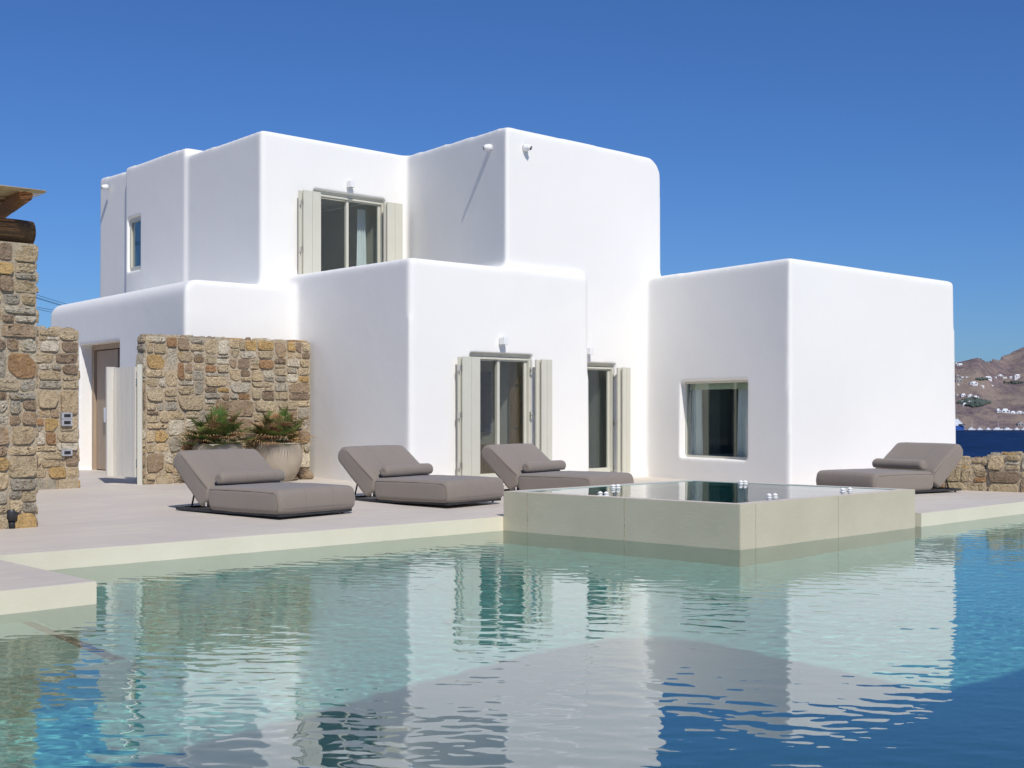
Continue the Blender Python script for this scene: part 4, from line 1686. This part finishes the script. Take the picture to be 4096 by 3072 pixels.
# white villas across the water: crop column, crop base row, width, height (in 1/4.147 photograph pixels), what it looks like
VIL = [(147, 440, 30, 24, 'tiny white house on the ridge, next to the long white one'), (205, 470, 88, 42, 'long white house high on the ridge beside the villa wall'),
       (182, 665, 74, 54, 'stepped white house above the grey terraces'), (250, 668, 44, 18, 'low white house right of the stepped white house'), (322, 670, 42, 18, 'small low white house at the left end of the upper row'),
       (664, 690, 140, 48, 'broad white villa with arcades in the middle of the upper slope'), (880, 650, 78, 38, 'two tier white villa right of the broad arcaded villa'),
       (953, 680, 66, 24, 'low white house below the two tier villa'), (800, 666, 36, 16, 'tiny white house between the arcaded and two tier villas'),
       (1075, 670, 86, 28, 'flat white house left of the cluster at the right edge'), (1170, 642, 112, 32, 'highest white villa of the cluster at the right edge'),
       (1156, 690, 84, 26, 'cream white house lowest in the cluster at the right edge'), (1190, 664, 66, 16, 'narrow white terrace house inside the cluster at the right edge'),
       (440, 780, 124, 46, 'white villa with a central tower on the middle slope'), (178, 797, 30, 26, 'tiny white cube house on the rocky slope by the villa wall'),
       (456, 806, 84, 16, 'long low white house below the towered villa'), (572, 812, 70, 13, 'flat white shed right of the long low house'), (742, 814, 40, 18, 'lone white hut among brown fields'),
       (165, 975, 22, 32, 'white house cut off by the villa wall above the trees'), (266, 988, 72, 44, 'white two storey house above the green trees'), (374, 982, 78, 34, 'white flat house right of the two storey house above the trees'),
       (476, 1003, 92, 38, 'white house with sloping side above the green trees'), (242, 1074, 42, 28, 'small pale pink house among the green trees'), (330, 1080, 86, 28, 'white arcaded house among the green trees'),
       (440, 1083, 112, 34, 'wide white house in the middle of the green trees'), (298, 1138, 88, 54, 'large white house lowest among the green trees'),
       (850, 1247, 62, 66, 'cream stepped house at the left of the terraced row'), (966, 1255, 132, 68, 'largest white terraced apartment house above the shore'),
       (1106, 1267, 116, 46, 'white terraced house second from the right edge above the shore'), (1216, 1268, 112, 44, 'white terraced house cut by the right edge above the shore'),
       (195, 745, 112, 62, 'grey unfinished concrete house on the upper slope'), (1218, 1482, 104, 76, 'grey stone harbour warehouse with arches')]
rnd = random.Random(2)
for (cx_, cy_, w_, h_, lab) in VIL:
    px, py = 3790 + cx_ / 4.147, 1350 + cy_ / 4.147
    p = on_hill(px, py)
    k = p.y / F / 4.147
    w, h = w_ * k, h_ * k
    grey = 'grey' in lab
    bm = NB()
    dp = max(8, w * .6)
    big = h_ > 30
    lo = -6
    hh = h * (.62 if big else 1.0)
    box(bm, p.x - w / 2, p.x + w / 2, p.y - .5, p.y + dp, p.z + lo, p.z + hh)
    if big:
        c = rnd.uniform(-.18, .18) * w
        ww = w * rnd.uniform(.22, .34)
        box(bm, p.x + c - ww, p.x + c + ww, p.y + 2, p.y + dp * .8, p.z + hh, p.z + h)
        nwin = max(2, int(w / 7))
        for q in range(nwin):
            x = p.x - w / 2 + w * (q + .5) / nwin
            box(bm, x - w / nwin * .25, x + w / nwin * .25, p.y - .75, p.y - .5, p.z + hh * .2, p.z + hh * .66, 1)
    else:
        for q in (-.25, .2):
            box(bm, p.x + q * w - w * .06, p.x + q * w + w * .06, p.y - .75, p.y - .5, p.z + hh * .2, p.z + hh * .65, 1)
    o = obj('hillside_house', bm, None, None, False, [MAT['villa_grey' if grey else 'villa_white'], MAT['villa_window']])
    tag(o, lab + ' across the sea' if len(lab.split()) < 12 else lab, 'house', 'small houses on the far hillside')

# trees between the far houses
bm = NB()
rnd = random.Random(4)
for i in range(330):
    u = rnd.random()
    cx_ = rnd.choice([rnd.uniform(170, 620), rnd.uniform(300, 600), rnd.uniform(470, 700), rnd.uniform(300, 560)])
    if i % 5 == 0: cx_, cy_ = rnd.uniform(470, 660), rnd.uniform(692, 706)
    elif i % 7 == 0: cx_, cy_ = rnd.uniform(880, 1240), rnd.uniform(740, 770)
    else: cy_ = 1090 + rnd.uniform(-80, 75) * (1 - abs(cx_ - 430) / 300)
    p = on_hill(3790 + cx_ / 4.147, 1350 + cy_ / 4.147)
    r = rnd.uniform(1.8, 4.6)
    b2 = bmesh.ops.create_icosphere(bm, subdivisions=1, radius=r)
    for v in b2['verts']:
        v.co *= 1 + .3 * noise.noise(v.co * .35 + Vector((i, 0, 0)))
        v.co.z *= .75
        v.co += p + Vector((0, -2, r * .4))
tag(obj('far_trees', bm, MAT['far_trees'], None, True), kind='stuff')

# quay, harbour boats and ferry
bm = NB()
xA = (3830 - CX) / F * SHORE; xB = (4300 - CX) / F * SHORE
box(bm, xA, xB, SHORE - 14, SHORE + 20, SEA - 3, SEA + 2.2)
tag(obj('quay', bm, MAT['villa_grey']), kind='structure')
bm = NB()
rnd = random.Random(9)
x = xA + 12
BO = 0
boats = []
while x < (4085 - CX) / F * SHORE:
    L = rnd.uniform(9, 20)
    boats.append((x + L / 2, L))
    x += L + rnd.uniform(1, 7)
for i, (x, L) in enumerate(boats):
    y = SHORE - 22
    bm = NB()
    prism(bm, [V2(x - L / 2, y - 2), V2(x + L * .3, y - 2.4), V2(x + L / 2, y), V2(x + L * .3, y + 2.4), V2(x - L / 2, y + 2)], SEA - .5, SEA + 2.2)
    box(bm, x - L * .3, x + L * .15, y - 1.5, y + 1.5, SEA + 2.2, SEA + 4.4)
    mast = i % 3 == 0
    if mast: box(bm, x + .2, x + .5, y - .15, y + .15, SEA + 4.4, SEA + rnd.uniform(14, 20))
    o = obj('boat', bm, MAT['sea_white'])
    tag(o, 'small white sailing boat with a mast moored at the far quay' if mast else 'small white motor boat moored at the far quay', 'boat', 'white sailing boats at the far quay' if mast else 'white motor boats at the far quay')

t = empty('ferry', ((3800 - CX) / F * 2420, 2420, SEA))
tag(t, 'blue hulled white ferry showing its bow past the villa wall', 'ship')
fx = (3857 - CX) / F * 2420
fy = 2420
bm = NB()
prof = [V2(fx, fy), V2(fx - 6, fy + 6), V2(fx - 16, fy + 9), V2(fx - 95, fy + 9), V2(fx - 95, fy - 9), V2(fx - 16, fy - 9), V2(fx - 6, fy - 6)]
prism(bm, prof, SEA - 1, SEA + 8.5)
obj('hull', bm, MAT['hull_blue'], t)
bm = NB()
prism(bm, [p + V2(-1.2, 0) for p in prof], SEA + 8.5, SEA + 12)
prism(bm, [V2(fx - 4, fy), V2(fx - 9, fy + 7), V2(fx - 95, fy + 8), V2(fx - 95, fy - 8), V2(fx - 9, fy - 7)], SEA + 12, SEA + 15)
prism(bm, [V2(fx - 7, fy), V2(fx - 11, fy + 6.5), V2(fx - 90, fy + 7), V2(fx - 90, fy - 7), V2(fx - 11, fy - 6.5)], SEA + 15, SEA + 18)
prism(bm, [V2(fx - 10, fy), V2(fx - 14, fy + 6), V2(fx - 80, fy + 6), V2(fx - 80, fy - 6), V2(fx - 14, fy - 6)], SEA + 18, SEA + 21)
obj('superstructure', bm, MAT['sea_white'], t)
bm = NB()
for q in range(7):
    x = fx - 2.5 - q * 1.7
    box(bm, x - .6, x + .6, fy - 9.4, fy - 5, SEA + 9.3, SEA + 11.6)
obj('bridge_window', bm, MAT['villa_window'], t)

# overhead cables
CAB = [((150, 1181), (290, 1224), 'topmost power cable behind the entrance block'), ((150, 1191), (290, 1233), 'second power cable from the top behind the entrance block'),
       ((150, 1194), (290, 1237), 'third power cable from the top behind the entrance block'), ((150, 1229), (290, 1254), 'fourth power cable from the top behind the entrance block'),
       ((150, 1237), (290, 1266), 'lowest power cable behind the entrance block')]
for (a, b, lab) in CAB:
    d = 62
    p, q = AT(*a, d), AT(*b, d + 12)
    dv = q - p
    bm = NB()
    tube(bm, [p - dv * 3 + Vector((0, 0, 2.2)), p - dv * 1 + Vector((0, 0, .45)), p, q, q + dv * 2 + Vector((0, 0, 1.6))], .011, 5)
    tag(obj('power_cable', bm, MAT['black_plastic']), lab, 'cable', 'power cables on the left')
bm = NB()
tube(bm, [AT(3700, 1725, 34), AT(4200, 1725.5, 34), AT(4700, 1722, 34)], .004, 5)
tag(obj('wire', bm, MAT['black_plastic']), 'thin dark wire stretched level across the view of the sea', 'cable')

# ------------------------------------------------------------------ unseen canopy added over the camera, outline shaped to shade the near water
SUNH = Vector((.367, -.933)).normalized()
SUNE = math.radians(46)
TOSUN = Vector((SUNH.x * math.cos(SUNE), SUNH.y * math.cos(SUNE), math.sin(SUNE)))

CZ = 4.5
cpts = [(-6.0, -4.2), (-.15, 2.25), (2.15, 5.0), (2.75, 5.5), (3.15, 5.56), (3.55, 5.3), (4.75, 3.75), (5.2, 4.0), (9, 7.4), (13, 4), (3, -9)]
t = empty('added_shade_canopy', (3, -3, DZ))
tag(t, 'added out of view white canopy slab on posts, shading the near end of the pool', 'canopy')
bm = NB(); prism(bm, list(reversed(cpts)) if False else [V2(*p) for p in cpts][::-1], CZ, CZ + .14)
bmesh.ops.recalc_face_normals(bm, faces=bm.faces)
obj('shade_slab', bm, MAT['white_paint'], t)
for (x, y) in ((-5, -4.2), (3, -7.6), (11.6, 3.2), (2, .5)):
    bm = NB(); lathe(bm, [(.07, DZ), (.07, CZ)], 16, (x, y, 0)); obj('post', bm, MAT['white_paint'], t)

# ------------------------------------------------------------------ light, sky, camera
sun = bpy.data.lights.new('sun', 'SUN')
sun.energy = 3.75
sun.angle = math.radians(.53)
sun.color = (1.0, .955, .885)
so = bpy.data.objects.new('sun', sun)
COL.objects.link(so)
so.rotation_euler = (-TOSUN).to_track_quat('-Z', 'Y').to_euler()

w = bpy.data.worlds.new('World')
SC.world = w
w.use_nodes = True
nt = w.node_tree
bg = nt.nodes['Background']
sky = nt.nodes.new('ShaderNodeTexSky')
sky.sky_type = 'NISHITA'
sky.sun_disc = False
sky.sun_elevation = SUNE
sky.sun_rotation = math.atan2(SUNH.x, SUNH.y)
sky.altitude = 0
sky.air_density = 1.0
sky.dust_density = .3
sky.ozone_density = 6.0
sky_mix = nt.nodes.new('ShaderNodeMix')
sky_mix.data_type = 'RGBA'
sky_mix.blend_type = 'MULTIPLY'
sky_mix.inputs[0].default_value = 1
sky_mix.inputs[7].default_value = (.66, 1.0, 1.53, 1)
nt.links.new(sky.outputs[0], sky_mix.inputs[6])
nt.links.new(sky_mix.outputs[2], bg.inputs['Color'])
bg.inputs['Strength'].default_value = .06

try:
    sun.cycles.is_caustics_light = True
    water.cycles.is_caustics_caster = True
    spaw.cycles.is_caustics_caster = True
    for o in bpy.data.objects:
        if o.name.split('.')[0] in ('pool_floor', 'pool_deck', 'near_deck', 'submerged_ledge', 'drain_strip', 'shell', 'bench'):
            o.cycles.is_caustics_receiver = True
except AttributeError as e:
    print('caustics', e)

cam = bpy.data.cameras.new('camera')
cam.sensor_width = 36
cam.lens = F / 4096 * 36
cam.shift_y = (HV - 1536) / 4096
cam.clip_end = 30000
cam.clip_start = .1
co_ = bpy.data.objects.new('camera', cam)
COL.objects.link(co_)
co_.location = (0, 0, EYE)
co_.rotation_euler = (math.pi / 2, 0, 0)
SC.camera = co_

SC.view_settings.view_transform = 'Standard'
SC.view_settings.look = 'None'
SC.view_settings.exposure = 0.0
SC.view_settings.gamma = 1
SC.cycles.max_bounces = 10
SC.cycles.transmission_bounces = 8
SC.cycles.transparent_max_bounces = 12
SC.cycles.sample_clamp_indirect = 5
SC.cycles.blur_glossy = .3
SC.cycles.use_denoising = True
try:
    SC.cycles.denoiser = 'OPENIMAGEDENOISE'
except TypeError:
    pass
